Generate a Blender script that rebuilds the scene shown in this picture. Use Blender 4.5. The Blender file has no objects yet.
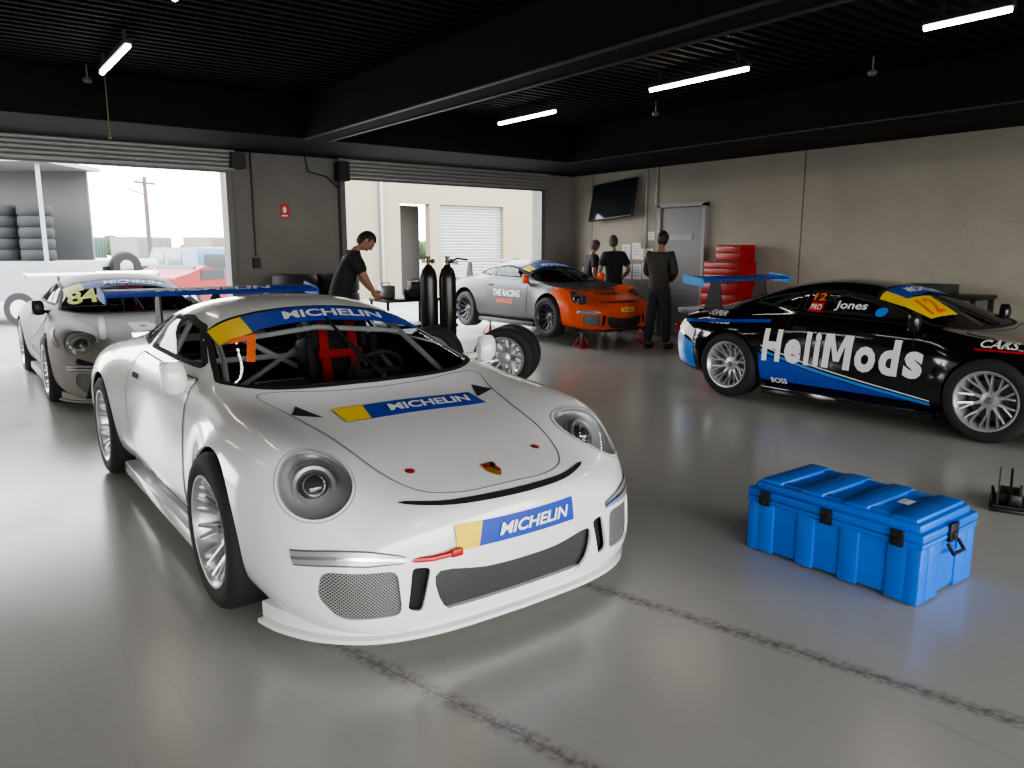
import bpy,bmesh,math,random
from mathutils import Vector as V, Matrix as M
from mathutils.bvhtree import BVHTree
random.seed(3)
C=bpy.context; D=bpy.data
col=C.scene.collection
R=math.radians
try: C.scene.view_settings.look='AgX - Medium High Contrast'
except Exception: pass
# ---------------- materials
def nd(t,typ,ins={},**at):
    n=t.nodes.new(typ)
    for k,v in at.items(): setattr(n,k,v)
    for k,v in ins.items():
        if isinstance(v,bpy.types.NodeSocket): t.links.new(v,n.inputs[k])
        else: n.inputs[k].default_value=v
    return n
def c4(c): return (c[0],c[1],c[2],1)
def ma(t,op,a,b=0.0,c=None):
    ins={0:a,1:b}
    if c is not None: ins[2]=c
    return nd(t,'ShaderNodeMath',ins,operation=op).outputs[0]
def mixc(t,f,a,b): return nd(t,'ShaderNodeMix',{0:f,6:a,7:b},data_type='RGBA').outputs[2]
MC={}
def mat(name,c,r=.5,m=0.,coat=0.,nz=.05,sc=9,em=0,bump=0):
    if name in MC: return MC[name]
    mt=D.materials.new(name); mt.use_nodes=True; t=mt.node_tree
    b=t.nodes['Principled BSDF']
    tc=nd(t,'ShaderNodeTexCoord')
    n=nd(t,'ShaderNodeTexNoise',{'Vector':tc.outputs['Object'],'Scale':sc,'Detail':4.})
    a=mixc(t,n.outputs['Fac'],c4([x*(1-nz) for x in c]),c4([min(1,x*(1+nz)) for x in c]))
    t.links.new(a,b.inputs['Base Color'])
    b.inputs['Roughness'].default_value=r; b.inputs['Metallic'].default_value=m
    b.inputs['Coat Weight'].default_value=coat; b.inputs['Coat Roughness'].default_value=.05
    if em:
        b.inputs['Emission Color'].default_value=c4(c); b.inputs['Emission Strength'].default_value=em
    if bump:
        bp=nd(t,'ShaderNodeBump',{'Height':n.outputs['Fac'],'Strength':bump,'Distance':.02}); t.links.new(bp.outputs[0],b.inputs['Normal'])
    MC[name]=mt; return mt
def glass(name,tint,refl=.08):
    mt=D.materials.new(name); mt.use_nodes=True; t=mt.node_tree; t.nodes.clear()
    tr=nd(t,'ShaderNodeBsdfTransparent',{'Color':c4(tint)}); gl=nd(t,'ShaderNodeBsdfGlossy',{'Roughness':.03,'Color':(1,1,1,1)})
    fr=nd(t,'ShaderNodeLayerWeight',{'Blend':.2}); f=ma(t,'ADD',ma(t,'MULTIPLY',fr.outputs['Fresnel'],.6),refl)
    mx=nd(t,'ShaderNodeMixShader',{0:f,1:tr.outputs[0],2:gl.outputs[0]}); o=nd(t,'ShaderNodeOutputMaterial',{0:mx.outputs[0]})
    return mt
def grille(name,k,c0,c1):
    mt=mat(name,c0,.5); t=mt.node_tree; b=t.nodes['Principled BSDF']
    s=nd(t,'ShaderNodeSeparateXYZ',{0:nd(t,'ShaderNodeTexCoord').outputs['Object']})
    a=ma(t,'SINE',ma(t,'MULTIPLY',ma(t,'ADD',s.outputs[0],s.outputs[2]),k)); e=ma(t,'SINE',ma(t,'MULTIPLY',ma(t,'SUBTRACT',s.outputs[0],s.outputs[2]),k))
    f=ma(t,'GREATER_THAN',ma(t,'MAXIMUM',ma(t,'ABSOLUTE',a),ma(t,'ABSOLUTE',e)),.93)
    t.links.new(mixc(t,f,c4(c0),c4(c1)),b.inputs['Base Color']); return mt
def splitpaint(name,ca,cb,s0,kz):
    mt=mat(name,ca,.38,0,.12); t=mt.node_tree; b=t.nodes['Principled BSDF']
    s=nd(t,'ShaderNodeSeparateXYZ',{0:nd(t,'ShaderNodeTexCoord').outputs['Object']})
    f=ma(t,'GREATER_THAN',ma(t,'ADD',s.outputs[1],ma(t,'MULTIPLY',s.outputs[2],kz)),s0)
    t.links.new(mixc(t,f,c4(ca),c4(cb)),b.inputs['Base Color']); return mt
def concrete(name,c,panels=None,axis=1,dark=0.):
    mt=mat(name,c,.85,sc=2); t=mt.node_tree; b=t.nodes['Principled BSDF']
    tc=nd(t,'ShaderNodeTexCoord').outputs['Object']; s=nd(t,'ShaderNodeSeparateXYZ',{0:tc})
    n1=nd(t,'ShaderNodeTexNoise',{'Vector':tc,'Scale':1.2,'Detail':8.,'Roughness':.65}); n2=nd(t,'ShaderNodeTexNoise',{'Vector':tc,'Scale':45.,'Detail':3.})
    a=mixc(t,n1.outputs['Fac'],c4([x*.78 for x in c]),c4([x*1.18 for x in c]))
    a=mixc(t,ma(t,'MULTIPLY',ma(t,'GREATER_THAN',n2.outputs['Fac'],.64),.25),a,c4([x*.5 for x in c]))
    if panels:
        f=ma(t,'LESS_THAN',ma(t,'ABSOLUTE',ma(t,'SUBTRACT',ma(t,'MODULO',ma(t,'ADD',s.outputs[axis],panels[1]+50*panels[0]),panels[0]),panels[0]/2)),.012)
        a=mixc(t,ma(t,'MULTIPLY',f,.8),a,c4([x*.25 for x in c]))
    t.links.new(a,b.inputs['Base Color'])
    bp=nd(t,'ShaderNodeBump',{'Height':n2.outputs['Fac'],'Strength':.25,'Distance':.01}); t.links.new(bp.outputs[0],b.inputs['Normal'])
    return mt
# ---------------- mesh helpers
def setmi(fs,mi):
    for f in fs: f.material_index=mi
def box(bm,c,s,mi=0,rot=None,bev=0,seg=2):
    vs=bmesh.ops.create_cube(bm,size=1)['verts']
    mx=M.Translation(V(c))@((rot.to_4x4() if rot else M.Identity(4)))@M.Diagonal((s[0],s[1],s[2],1))
    bmesh.ops.transform(bm,matrix=mx,verts=vs)
    fs=set(f for v in vs for f in v.link_faces); setmi(fs,mi)
    if bev:
        r=bmesh.ops.bevel(bm,geom=list(set(e for v in vs for e in v.link_edges)),offset=bev,segments=seg,affect='EDGES',profile=.5)
        setmi(r['faces'],mi)
def al(p0,p1):
    d=V(p1)-V(p0); q=V((0,0,1)).rotation_difference(d.normalized()); return M.Translation((V(p0)+V(p1))/2)@q.to_matrix().to_4x4(),d.length
def cyl(bm,p0,p1,r0,r1=None,seg=16,mi=0):
    mx,l=al(p0,p1)
    vs=bmesh.ops.create_cone(bm,cap_ends=True,segments=seg,radius1=r0,radius2=r0 if r1 is None else r1,depth=l,matrix=mx)['verts']
    setmi(set(f for v in vs for f in v.link_faces),mi)
def sph(bm,c,r,mi=0,u=16,v=10,rot=None):
    if not hasattr(r,'__len__'): r=(r,r,r)
    vs=bmesh.ops.create_uvsphere(bm,u_segments=u,v_segments=v,radius=1,matrix=M.Translation(V(c))@(rot.to_4x4() if rot else M.Identity(4))@M.Diagonal((*r,1)))['verts']
    setmi(set(f for q in vs for f in q.link_faces),mi); return vs
def tube(bm,pts,rad,seg=8,mi=0,closed=False):
    pts=[V(p) for p in pts]; n=len(pts); rings=[]
    if not hasattr(rad,'__len__'): rad=[rad]*n
    up=None
    for i,p in enumerate(pts):
        a=pts[(i-1)%n] if (closed or i>0) else p; b=pts[(i+1)%n] if (closed or i<n-1) else p
        t=(b-a).normalized()
        if up is None: up=t.orthogonal().normalized()
        up=(up-t*up.dot(t)).normalized(); w=t.cross(up)
        rings.append([bm.verts.new(p+(up*math.cos(k*2*math.pi/seg)+w*math.sin(k*2*math.pi/seg))*rad[i]) for k in range(seg)])
    for i in range(n if closed else n-1):
        A=rings[i];B=rings[(i+1)%n]
        for k in range(seg):
            f=bm.faces.new((A[k],A[(k+1)%seg],B[(k+1)%seg],B[k])); f.material_index=mi
    if not closed:
        bm.faces.new(rings[0][::-1]).material_index=mi; bm.faces.new(rings[-1]).material_index=mi
def lathe(bm,prof,mx=M.Identity(4),seg=32,mi=0,closed=False):
    rs=[[bm.verts.new(mx@V((r*math.cos(k*2*math.pi/seg),r*math.sin(k*2*math.pi/seg),h))) for k in range(seg)] for r,h in prof]
    n=len(prof)
    for i in range(n if closed else n-1):
        A=rs[i];B=rs[(i+1)%n]
        for k in range(seg):
            f=bm.faces.new((A[k],A[(k+1)%seg],B[(k+1)%seg],B[k])); f.material_index=mi
def bar(bm,p0,p1,w0,w1,t,nrm,mi=0):
    p0,p1,nrm=V(p0),V(p1),V(nrm); d=(p1-p0).normalized(); s=nrm.cross(d).normalized(); k=d.cross(s).normalized()
    vs=[bm.verts.new(p+s*a*w/2+k*b*t/2) for p,w in((p0,w0),(p1,w1)) for a,b in((-1,-1),(1,-1),(1,1),(-1,1))]
    for f in((0,1,2,3),(7,6,5,4),(0,4,5,1),(1,5,6,2),(2,6,7,3),(3,7,4,0)): bm.faces.new([vs[i] for i in f]).material_index=mi
def extr(bm,pts,fn,mi=0):
    a=[bm.verts.new(fn(x,y,0)) for x,y in pts]; b=[bm.verts.new(fn(x,y,1)) for x,y in pts]; n=len(pts)
    fs=[bm.faces.new(a),bm.faces.new(b[::-1])]+[bm.faces.new((a[i],b[i],b[(i+1)%n],a[(i+1)%n])) for i in range(n)]
    setmi(fs,mi); return fs
def fin(o,smooth,ang):
    me=o.data
    if smooth:
        for p in me.polygons: p.use_smooth=True
        me.set_sharp_from_angle(angle=R(ang))
def setm(me,mats):
    mats=mats if isinstance(mats,(list,tuple)) else [mats]
    for i,m in enumerate(mats):
        if i<len(me.materials): me.materials[i]=m
        else: me.materials.append(m)
def mk(name,bm,mats,par=None,smooth=True,ang=38,rec=True,loc=None,label=None,**kw):
    if isinstance(bm,bmesh.types.BMesh):
        if rec: bmesh.ops.recalc_face_normals(bm,faces=bm.faces[:])
        me=D.meshes.new(name); bm.to_mesh(me); bm.free()
    else: me=bm
    setm(me,mats)
    o=D.objects.new(name,me); col.objects.link(o); fin(o,smooth,ang)
    if par: o.parent=par
    if loc: o.location=loc
    if label: o['label']=label
    for k,v in kw.items(): o[k]=v
    return o
def thing(name,label,cat,loc=(0,0,0),rz=0,group=None,sc=1):
    e=D.objects.new(name,None); e.empty_display_size=.1; col.objects.link(e); e.location=loc; e.rotation_euler=(0,0,rz); e.scale=(sc,)*3
    e['label']=label; e['category']=cat
    if group: e['group']=group
    return e
def nb(): return bmesh.new()
def cr(pts,n=5,closed=True):
    out=[];N=len(pts)
    for i in range(N if closed else N-1):
        p=[V(pts[(i+k)%N]) if closed else V(pts[min(max(i+k,0),N-1)]) for k in(-1,0,1,2)]
        for j in range(n):
            t=j/n; q=.5*((2*p[1])+(p[2]-p[0])*t+(2*p[0]-5*p[1]+4*p[2]-p[3])*t*t+(3*p[1]-p[0]-3*p[2]+p[3])*t**3)
            out.append(tuple(q))
    if not closed: out.append(tuple(pts[-1]))
    return out
def rnd(pts,r=.02,n=4):
    out=[];N=len(pts)
    for i in range(N):
        p=V(pts[i]);a=(V(pts[i-1])-p);b=(V(pts[(i+1)%N])-p)
        ra=min(r,a.length*.45,b.length*.45); A=p+a.normalized()*ra;B=p+b.normalized()*ra
        for j in range(n+1):
            t=j/n; out.append(tuple(A*(1-t)**2+p*2*t*(1-t)+B*t*t))
    return out
def poly2(pts):
    b=nb(); b.faces.new([b.verts.new((x,y,0)) for x,y in pts]); return b
def rect2(w,h,sh=0): return poly2([(-w/2-sh,-h/2),(w/2-sh,-h/2),(w/2+sh,h/2),(-w/2+sh,h/2)])
def ell2(rx,ry,n=28): return poly2([(rx*math.cos(k*2*math.pi/n),ry*math.sin(k*2*math.pi/n)) for k in range(n)])
def rib2(pts,w,closed=False):
    b=nb(); P=[V(p) for p in pts]; n=len(P); L=[]
    if not hasattr(w,'__len__'): w=[w]*n
    for i,p in enumerate(P):
        a=P[(i-1)%n] if (closed or i>0) else p; c=P[(i+1)%n] if(closed or i<n-1) else p
        t=(c-a).normalized(); s=V((-t.y,t.x)); L.append((b.verts.new((*(p+s*w[i]/2),0)),b.verts.new((*(p-s*w[i]/2),0))))
    for i in range(n if closed else n-1):
        A=L[i];B=L[(i+1)%n]; b.faces.new((A[0],A[1],B[1],B[0]))
    return b
def text2(s,w,h,sh=0,bold=.0,rot=0):
    cu=D.curves.new('t','FONT'); cu.body=s; cu.size=1; cu.shear=sh; cu.offset=bold; cu.resolution_u=3
    ob=D.objects.new('t',cu); col.objects.link(ob); C.view_layer.update()
    me=D.meshes.new_from_object(ob.evaluated_get(C.evaluated_depsgraph_get())); b=nb(); b.from_mesh(me)
    D.objects.remove(ob); D.curves.remove(cu); D.meshes.remove(me)
    xs=[v.co.x for v in b.verts]; ys=[v.co.y for v in b.verts]; x0,x1,y0,y1=min(xs),max(xs),min(ys),max(ys)
    rm=M.Rotation(rot,3,'Z')
    for v in b.verts: v.co=rm@V(((v.co.x-(x0+x1)/2)*w/(x1-x0),(v.co.y-(y0+y1)/2)*h/(y1-y0),0))
    bmesh.ops.remove_doubles(b,verts=b.verts[:],dist=1e-5); bmesh.ops.triangulate(b,faces=b.faces[:])
    return b
def glyph_M(w,h):
    """bold block M drawn from four strokes"""
    b=nb(); s=w*.24
    for q in([(0,0),(s,0),(s,h),(0,h)],[(w-s,0),(w,0),(w,h),(w-s,h)],[(s*.6,h),(s*1.25,h),(w/2+s*.42,h*.22),(w/2-s*.42,h*.22)],[(w-s*1.25,h),(w-s*.6,h),(w/2+s*.42,h*.22),(w/2-s*.42,h*.22)]):
        b.faces.new([b.verts.new((x-w/2+.06*(y-h/2),y-h/2,0)) for x,y in q])
    return b
def gridcut(b,g):
    for ax in(0,1):
        cs=[v.co[ax] for v in b.verts]; k=math.ceil(min(cs)/g+1e-4)
        while k*g<max(cs)-1e-4:
            co=V((0,0,0)); co[ax]=k*g; no=V((0,0,0)); no[ax]=1
            bmesh.ops.bisect_plane(b,geom=b.verts[:]+b.edges[:]+b.faces[:],plane_co=co,plane_no=no); k+=1
def merge(dst,src,mi):
    for f in src.faces: f.material_index=mi
    me=D.meshes.new('tmp'); src.to_mesh(me); src.free(); dst.from_mesh(me); D.meshes.remove(me)
SL=(V((-2,0,0)),V((0,-1,0)),V((0,0,1)),V((1,0,0)))
SR=(V((2,0,0)),V((0,1,0)),V((0,0,1)),V((-1,0,0)))
FR=(V((0,-3,0)),V((1,0,0)),V((0,0,1)),V((0,1,0)))
TP=(V((0,0,3)),V((1,0,0)),V((0,1,0)),V((0,0,-1)))
def project(b,fr,off,bvh,grid=.05,xy=(0,0)):
    O,U,W,Dr=fr
    for v in b.verts: v.co.x+=xy[0]; v.co.y+=xy[1]
    gridcut(b,grid)
    last=2
    for v in b.verts:
        p=O+U*v.co.x+W*v.co.y
        h,n,i,d=bvh.ray_cast(p,Dr)
        if h is None: h,n,i,_=bvh.find_nearest(p+Dr*last)
        else: last=d
        v.co=h+n*off
    return b
def decal(name,par,fr,items,off=.007,grid=.05,label=None,bvh=None):
    out=nb(); mats=[]
    for i,(b,xy,m) in enumerate(items):
        project(b,fr,off+.0028*i,bvh or BV,grid,xy)
        if m not in mats: mats.append(m)
        merge(out,b,mats.index(m))
    return mk(name,out,mats,par,rec=False,label=label)
def flat(name,par,items,O,U,W,label=None):
    out=nb(); mats=[]; O,U,W=V(O),V(U),V(W); N=U.cross(W)
    for i,(b,xy,m) in enumerate(items):
        for v in b.verts: v.co=O+U*(v.co.x+xy[0])+W*(v.co.y+xy[1])+N*.0015*i
        if m not in mats: mats.append(m)
        merge(out,b,mats.index(m))
    return mk(name,out,mats,par,smooth=False,rec=False,label=label)
# ---------------- common materials
black=mat('black_plastic',(.012,.012,.013),.45); rubber=mat('rubber',(.02,.02,.021),.75,bump=.2,sc=40)
white=mat('white_vinyl',(.85,.85,.85),.35); blue=mat('sticker_blue',(.010,.055,.40),.5); yel=mat('sticker_yellow',(.9,.62,.02),.45)
num=mat('number_orange',(.95,.16,.01),.45); red=mat('red_paint',(.5,.015,.015),.35); silver=mat('silver_metal',(.55,.55,.56),.3,.9)
dsil=mat('wheel_metal',(.6,.6,.62),.32,.7); iron=mat('brake_iron',(.18,.17,.16),.45,.8); gap=mat('panel_gap',(.01,.01,.01),.8); seam=mat('shut_line',(.10,.10,.10),.8)
steel=mat('grey_steel',(.25,.25,.26),.4,.7); wpaint=mat('white_car_paint',(.80,.81,.82),.20,0,.8,nz=.02)
lampg=mat('headlight_reflector',(.48,.49,.51),.3,.3); chrome=mat('chrome',(.85,.85,.87),.18,1.); drlm=mat('light_bar',(.45,.45,.46),.3,.5)
win=glass('window_glass',(.90,.93,.92),.05); clear=glass('clear_lens',(.97,.98,.98),.07); dwin=glass('tinted_glass',(.45,.48,.48),.03)
mesh=grille('mesh_grille',260,(.015,.015,.015),(.30,.30,.30)); mesh2=grille('dark_mesh',260,(.01,.01,.01),(.1,.1,.1))
bluepl=mat('bright_blue_paint',(.01,.10,.55),.4,0,.2)
# ---------------- room
X0,X1,Y0,Y1,HB,HC=-9.,10.5,-6.,11.9,2.95,3.5
def struct(name,bm,m,smooth=False): return mk(name,bm,m,None,smooth,kind='structure')
fm=D.materials.new('epoxy_floor'); fm.use_nodes=True; t=fm.node_tree; b=t.nodes['Principled BSDF']
tc=nd(t,'ShaderNodeTexCoord').outputs['Object']; s=nd(t,'ShaderNodeSeparateXYZ',{0:tc})
n1=nd(t,'ShaderNodeTexNoise',{'Vector':tc,'Scale':.45,'Detail':3.,'Roughness':.45}); n2=nd(t,'ShaderNodeTexNoise',{'Vector':tc,'Scale':30.,'Detail':6.,'Roughness':.7})
n3=nd(t,'ShaderNodeTexNoise',{'Vector':tc,'Scale':1.6,'Detail':2.})
a=mixc(t,n1.outputs['Fac'],(.40,.395,.37,1),(.49,.485,.46,1))
a=mixc(t,ma(t,'MULTIPLY',n2.outputs['Fac'],.12),a,(.20,.195,.175,1))
d=ma(t,'ADD',ma(t,'MULTIPLY',s.outputs[0],.9675),ma(t,'MULTIPLY',s.outputs[1],.2528))
msk=None
for k in(1.71,2.76):
    q=ma(t,'ABSOLUTE',ma(t,'SUBTRACT',d,k))
    band=nd(t,'ShaderNodeMapRange',{0:q,1:.01,2:.055,3:.75,4:0.}).outputs[0]
    m_=ma(t,'MULTIPLY',nd(t,'ShaderNodeMapRange',{0:n2.outputs['Fac'],1:.42,2:.60,3:0.15,4:1.}).outputs[0],band)
    m_=ma(t,'MAXIMUM',m_,ma(t,'MULTIPLY',ma(t,'LESS_THAN',q,.003),.65))
    msk=m_ if msk is None else ma(t,'MAXIMUM',msk,m_)
msk=ma(t,'MULTIPLY',msk,nd(t,'ShaderNodeMapRange',{0:s.outputs[1],1:2.3,2:3.0,3:1.,4:0.}).outputs[0])
a=mixc(t,msk,a,(.10,.095,.08,1))
vo=nd(t,'ShaderNodeTexNoise',{'Vector':nd(t,'ShaderNodeMapping',{0:tc,3:(14.,.5,1.),2:(0,0,.5)}).outputs[0],'Scale':1.6,'Detail':3.})
sc_=nd(t,'ShaderNodeMapRange',{0:vo.outputs['Fac'],1:.64,2:.74,3:0.,4:.14}).outputs[0]
a=mixc(t,sc_,a,(.17,.165,.15,1))
t.links.new(a,b.inputs['Base Color'])
t.links.new(nd(t,'ShaderNodeMapRange',{0:n3.outputs['Fac'],1:.3,2:.7,3:.20,4:.25}).outputs[0],b.inputs['Roughness'])
bm=nb(); box(bm,((X0+X1)/2,(Y0+Y1)/2+.1,-.1),(X1-X0+.4,Y1-Y0+.2,.2)); struct('floor',bm,fm)
wallm=concrete('concrete_wall',(.33,.305,.26),(4.6,.2+0.),1); wallb=concrete('concrete_pillar',(.21,.20,.185))
darkm=mat('black_ceiling_paint',(.0065,.0065,.007),.8,nz=.3,sc=3); darkm.node_tree.nodes['Principled BSDF'].inputs['Specular IOR Level'].default_value=.3
bm=nb(); box(bm,(X1+.1,(Y0+Y1)/2,HC/2),(.2,Y1-Y0+.4,HC)); struct('wall_right',bm,wallm)
bm=nb()
D0=(-8.2,-3.6);D1=(-1.,3.6);D2=(5.49,9.62);DH=2.66  # D0 is an out-of-view door, added to let in more daylight
def wallseg(bm,x0,x1,y,z0,z1,th=.2): box(bm,((x0+x1)/2,y+th/2,(z0+z1)/2),(x1-x0,th,z1-z0))
for x0,x1 in((X0,D0[0]),(D0[1],D1[0]),(D1[1],D2[0]),(D2[1],X1)): wallseg(bm,x0,x1,Y1,0,HC)
for x0,x1 in(D0,D1,D2): wallseg(bm,x0,x1,Y1,DH+.28,HC)
struct('wall_back',bm,wallb)
bm=nb(); box(bm,(X0-.1,(Y0+Y1)/2,HC/2),(.2,Y1-Y0+.4,HC)); struct('wall_left',bm,wallb)
bm=nb(); FD=((-8.6,-3.),(-2.7,3.2),(3.5,9.8))  # unseen openings behind the camera, enlarged to brighten the interior
xs=[X0]+[q for p in FD for q in p]+[X1]
for i in range(0,len(xs),2): wallseg(bm,xs[i],xs[i+1],Y0-.2,0,HC)
for p in FD: wallseg(bm,*p,Y0-.2,3.2,HC)
struct('wall_front',bm,wallb)
bm=nb(); box(bm,((X0+X1)/2,(Y0+Y1)/2,HC+.1),(X1-X0+.4,Y1-Y0+.4,.2))
y=Y0+.15
while y<9.9: box(bm,((X0+X1)/2,y,HC-.02),(X1-X0,.05,.04)); y+=.15
struct('ceiling',bm,darkm)
beams=[((X0+X1)/2,10.95,X1-X0,1.9,HB,HC),(4.28,2.0,.36,16.0,HB,HC),(9.62,2.,1.76,16.,HB,HC),(-3.6,2.,.36,16.,HB,HC)]
for i,(x,y,w,l,z0,z1) in enumerate(beams):
    bm=nb(); box(bm,(x,y,(z0+z1)/2+.001),(w,l,z1-z0)); struct('trim_%d'%(i+1),bm,darkm)
for i,x in enumerate((4.11,4.45,8.75)):
    bm=nb(); box(bm,(x,2,HB-.006),(.05,16,.012)); struct('trim_%d'%(i+10),bm,mat('beam_edge_lit',(.05,.05,.05),.5))  # lighter colour on these strips paints in the lit lower beam edges
shm=mat('shutter_metal',(.32,.32,.31),.45,.5); trk=mat('door_track',(.14,.14,.14),.5,.4)
for i,(x0,x1) in enumerate((D1,D2,D0)):
    bm=nb()
    for k in range(5):
        z=DH+.03+k*.06; cyl(bm,(x0-.12,Y1-.1-.012*k,z),(x1+.12,Y1-.1-.012*k,z),.034,seg=10)
    box(bm,((x0+x1)/2,Y1-.08,DH-.01),(x1-x0+.2,.05,.05),mi=1)
    for x in(x0-.04,x1+.04): box(bm,(x,Y1-.05,(DH)/2),(.09,.1,DH),mi=1)
    struct('door_%d'%(i+1),bm,[shm,trk],True)
bm=nb(); box(bm,(X1-.03,8.97,1.12),(.06,.92,2.2),bev=.004); 
box(bm,(X1-.05,8.47,1.14),(.1,.07,2.28),mi=1); box(bm,(X1-.05,9.47,1.14),(.1,.07,2.28),mi=1); box(bm,(X1-.05,8.97,2.27),(.1,1.07,.07),mi=1)
box(bm,(X1-.065,8.97,1.72),(.012,.5,.1),mi=1); cyl(bm,(X1-.06,8.6,1.0),(X1-.12,8.6,1.0),.014,mi=1); cyl(bm,(X1-.12,8.6,1.0),(X1-.12,8.72,1.0),.012,mi=1)
struct('door_4',bm,[mat('grey_door',(.13,.135,.14),.45),mat('door_frame',(.24,.24,.24),.5)])
bm=nb(); cyl(bm,(X1-.03,9.6,2.3),(X1-.03,9.6,2.95),.018); cyl(bm,(X1-.03,9.85,1.2),(X1-.03,9.85,2.95),.012); struct('trim_6',bm,steel)
bm=nb(); box(bm,(X1-.01,(Y0+Y1)/2,.05),(.02,Y1-Y0,.1)); struct('baseboard_right',bm,mat('skirting',(.1,.1,.1),.6))
bm=nb(); box(bm,(0,72.1,-.12),(260,120,.2)); box(bm,(0,-36.2,-.12),(260,60,.2)); struct('ground',bm,concrete('asphalt',(.20,.195,.185)))
# ---------------- fluorescent lights
emi=mat('tube_emitter',(1,.90,.76),.4,em=22,nz=0)
for x,y0,y1 in((6.75,8.,9.28),(6.75,5.,6.35),(6.72,2.62,3.3),(1.6,7.8,9.15),(1.6,4.9,6.2),(-1.4,7.8,9.15),(-1.4,4.,5.3),(1.6,-1,.3),(6.75,-1,.3),(6.75,-4,-2.7),(1.6,-4,-2.7),(-1.4,-1,.3)):  # fixtures out of view, mostly behind the camera, are added as fill light
    e=thing('fluorescent_light','white linear batten light under the black ceiling','light',(x,(y0+y1)/2,3.3),group='ceiling batten lights'); L=y1-y0
    bm=nb(); box(bm,(0,0,.035),(.07,L,.045),bev=.006); box(bm,(0,L/2-.15,.12),(.03,.03,.15)); box(bm,(0,-L/2+.15,.12),(.03,.03,.15)); mk('light_housing',bm,mat('light_housing',(.05,.05,.05),.5),e)
    bm=nb(); cyl(bm,(0,-L/2+.02,-.005),(0,L/2-.02,-.005),.024,seg=12); mk('light_tube',bm,emi,e)
# ---------------- base wheel
def wheelmesh():
    mx=M.Rotation(R(-90),4,'Y')
    b=nb(); w=.135
    lathe(b,[(.232,-w+.01),(.262,-w-.004),(.30,-w-.004),(.322,-w+.01),(.333,-w+.035),(.336,0),(.333,w-.035),(.322,w-.01),(.30,w+.004),(.262,w+.004),(.232,w-.01),(.226,0)],mx,56,0,True)
    tire=b
    b=nb()
    lathe(b,[(.20,-.12),(.233,-.128),(.238,-.12),(.226,-.1),(.212,-.05),(.212,.09),(.226,.118),(.240,.128),(.240,.136),(.229,.134),(.219,.118),(.205,.09),(.205,-.1)],mx,48,0,True)
    lathe(b,[(.0,.062),(.03,.062),(.045,.056),(.07,.05),(.078,.035),(.07,.0),(.0,-.01)],mx,32,0)
    for k in range(10):
        a=k*math.pi/5
        def P(r,da,z): return mx@V((r*math.cos(a+da),r*math.sin(a+da),z))
        n=(-1,0,0)
        bar(b,P(.06,0,.035),P(.125,0,.05),.03,.022,.028,n)
        for sg in(-1,1):
            bar(b,P(.115,sg*.03,.048),P(.215,sg*.135,.112),.017,.013,.024,n)
    rim=b
    b=nb(); lathe(b,[(.0,.094),(.018,.094),(.02,.075),(.03,.072),(.034,.05)],mx,6,0); nut=b
    b=nb(); lathe(b,[(.07,-.02),(.17,-.02),(.175,-.01),(.17,.0),(.07,.0)],mx,36,0,True)
    disc=b
    ms=[]
    for q in(rim,tire,nut,disc):
        bmesh.ops.recalc_face_normals(q,faces=q.faces[:]); me=D.meshes.new('w'); q.to_mesh(me); q.free(); ms.append(me)
    for me,m in zip(ms,(dsil,rubber,steel,iron)): me.materials.append(m)
    return ms
WM=wheelmesh()
def wheel(par,loc,rot=(0,0,0),rimmat=None,name='wheel',label=None,cat=None,group=None,disc=True,sc=(1,1,1)):
    o=D.objects.new(name,WM[0] if not rimmat else WM[0].copy()); col.objects.link(o); fin(o,True,38)
    if rimmat: o.data.materials[0]=rimmat
    o.location=loc; o.rotation_euler=rot; o.scale=sc
    if par: o.parent=par
    if label: o['label']=label
    if cat: o['category']=cat
    if group: o['group']=group
    for nm,me in (('tire',WM[1]),('wheel_nut',WM[2]),('brake_disc',WM[3])):
        if nm=='brake_disc' and not disc: continue
        if nm=='wheel_nut' and not par: continue
        c=D.objects.new(nm,me); col.objects.link(c); c.parent=o; fin(c,True,38)
    return o
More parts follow.
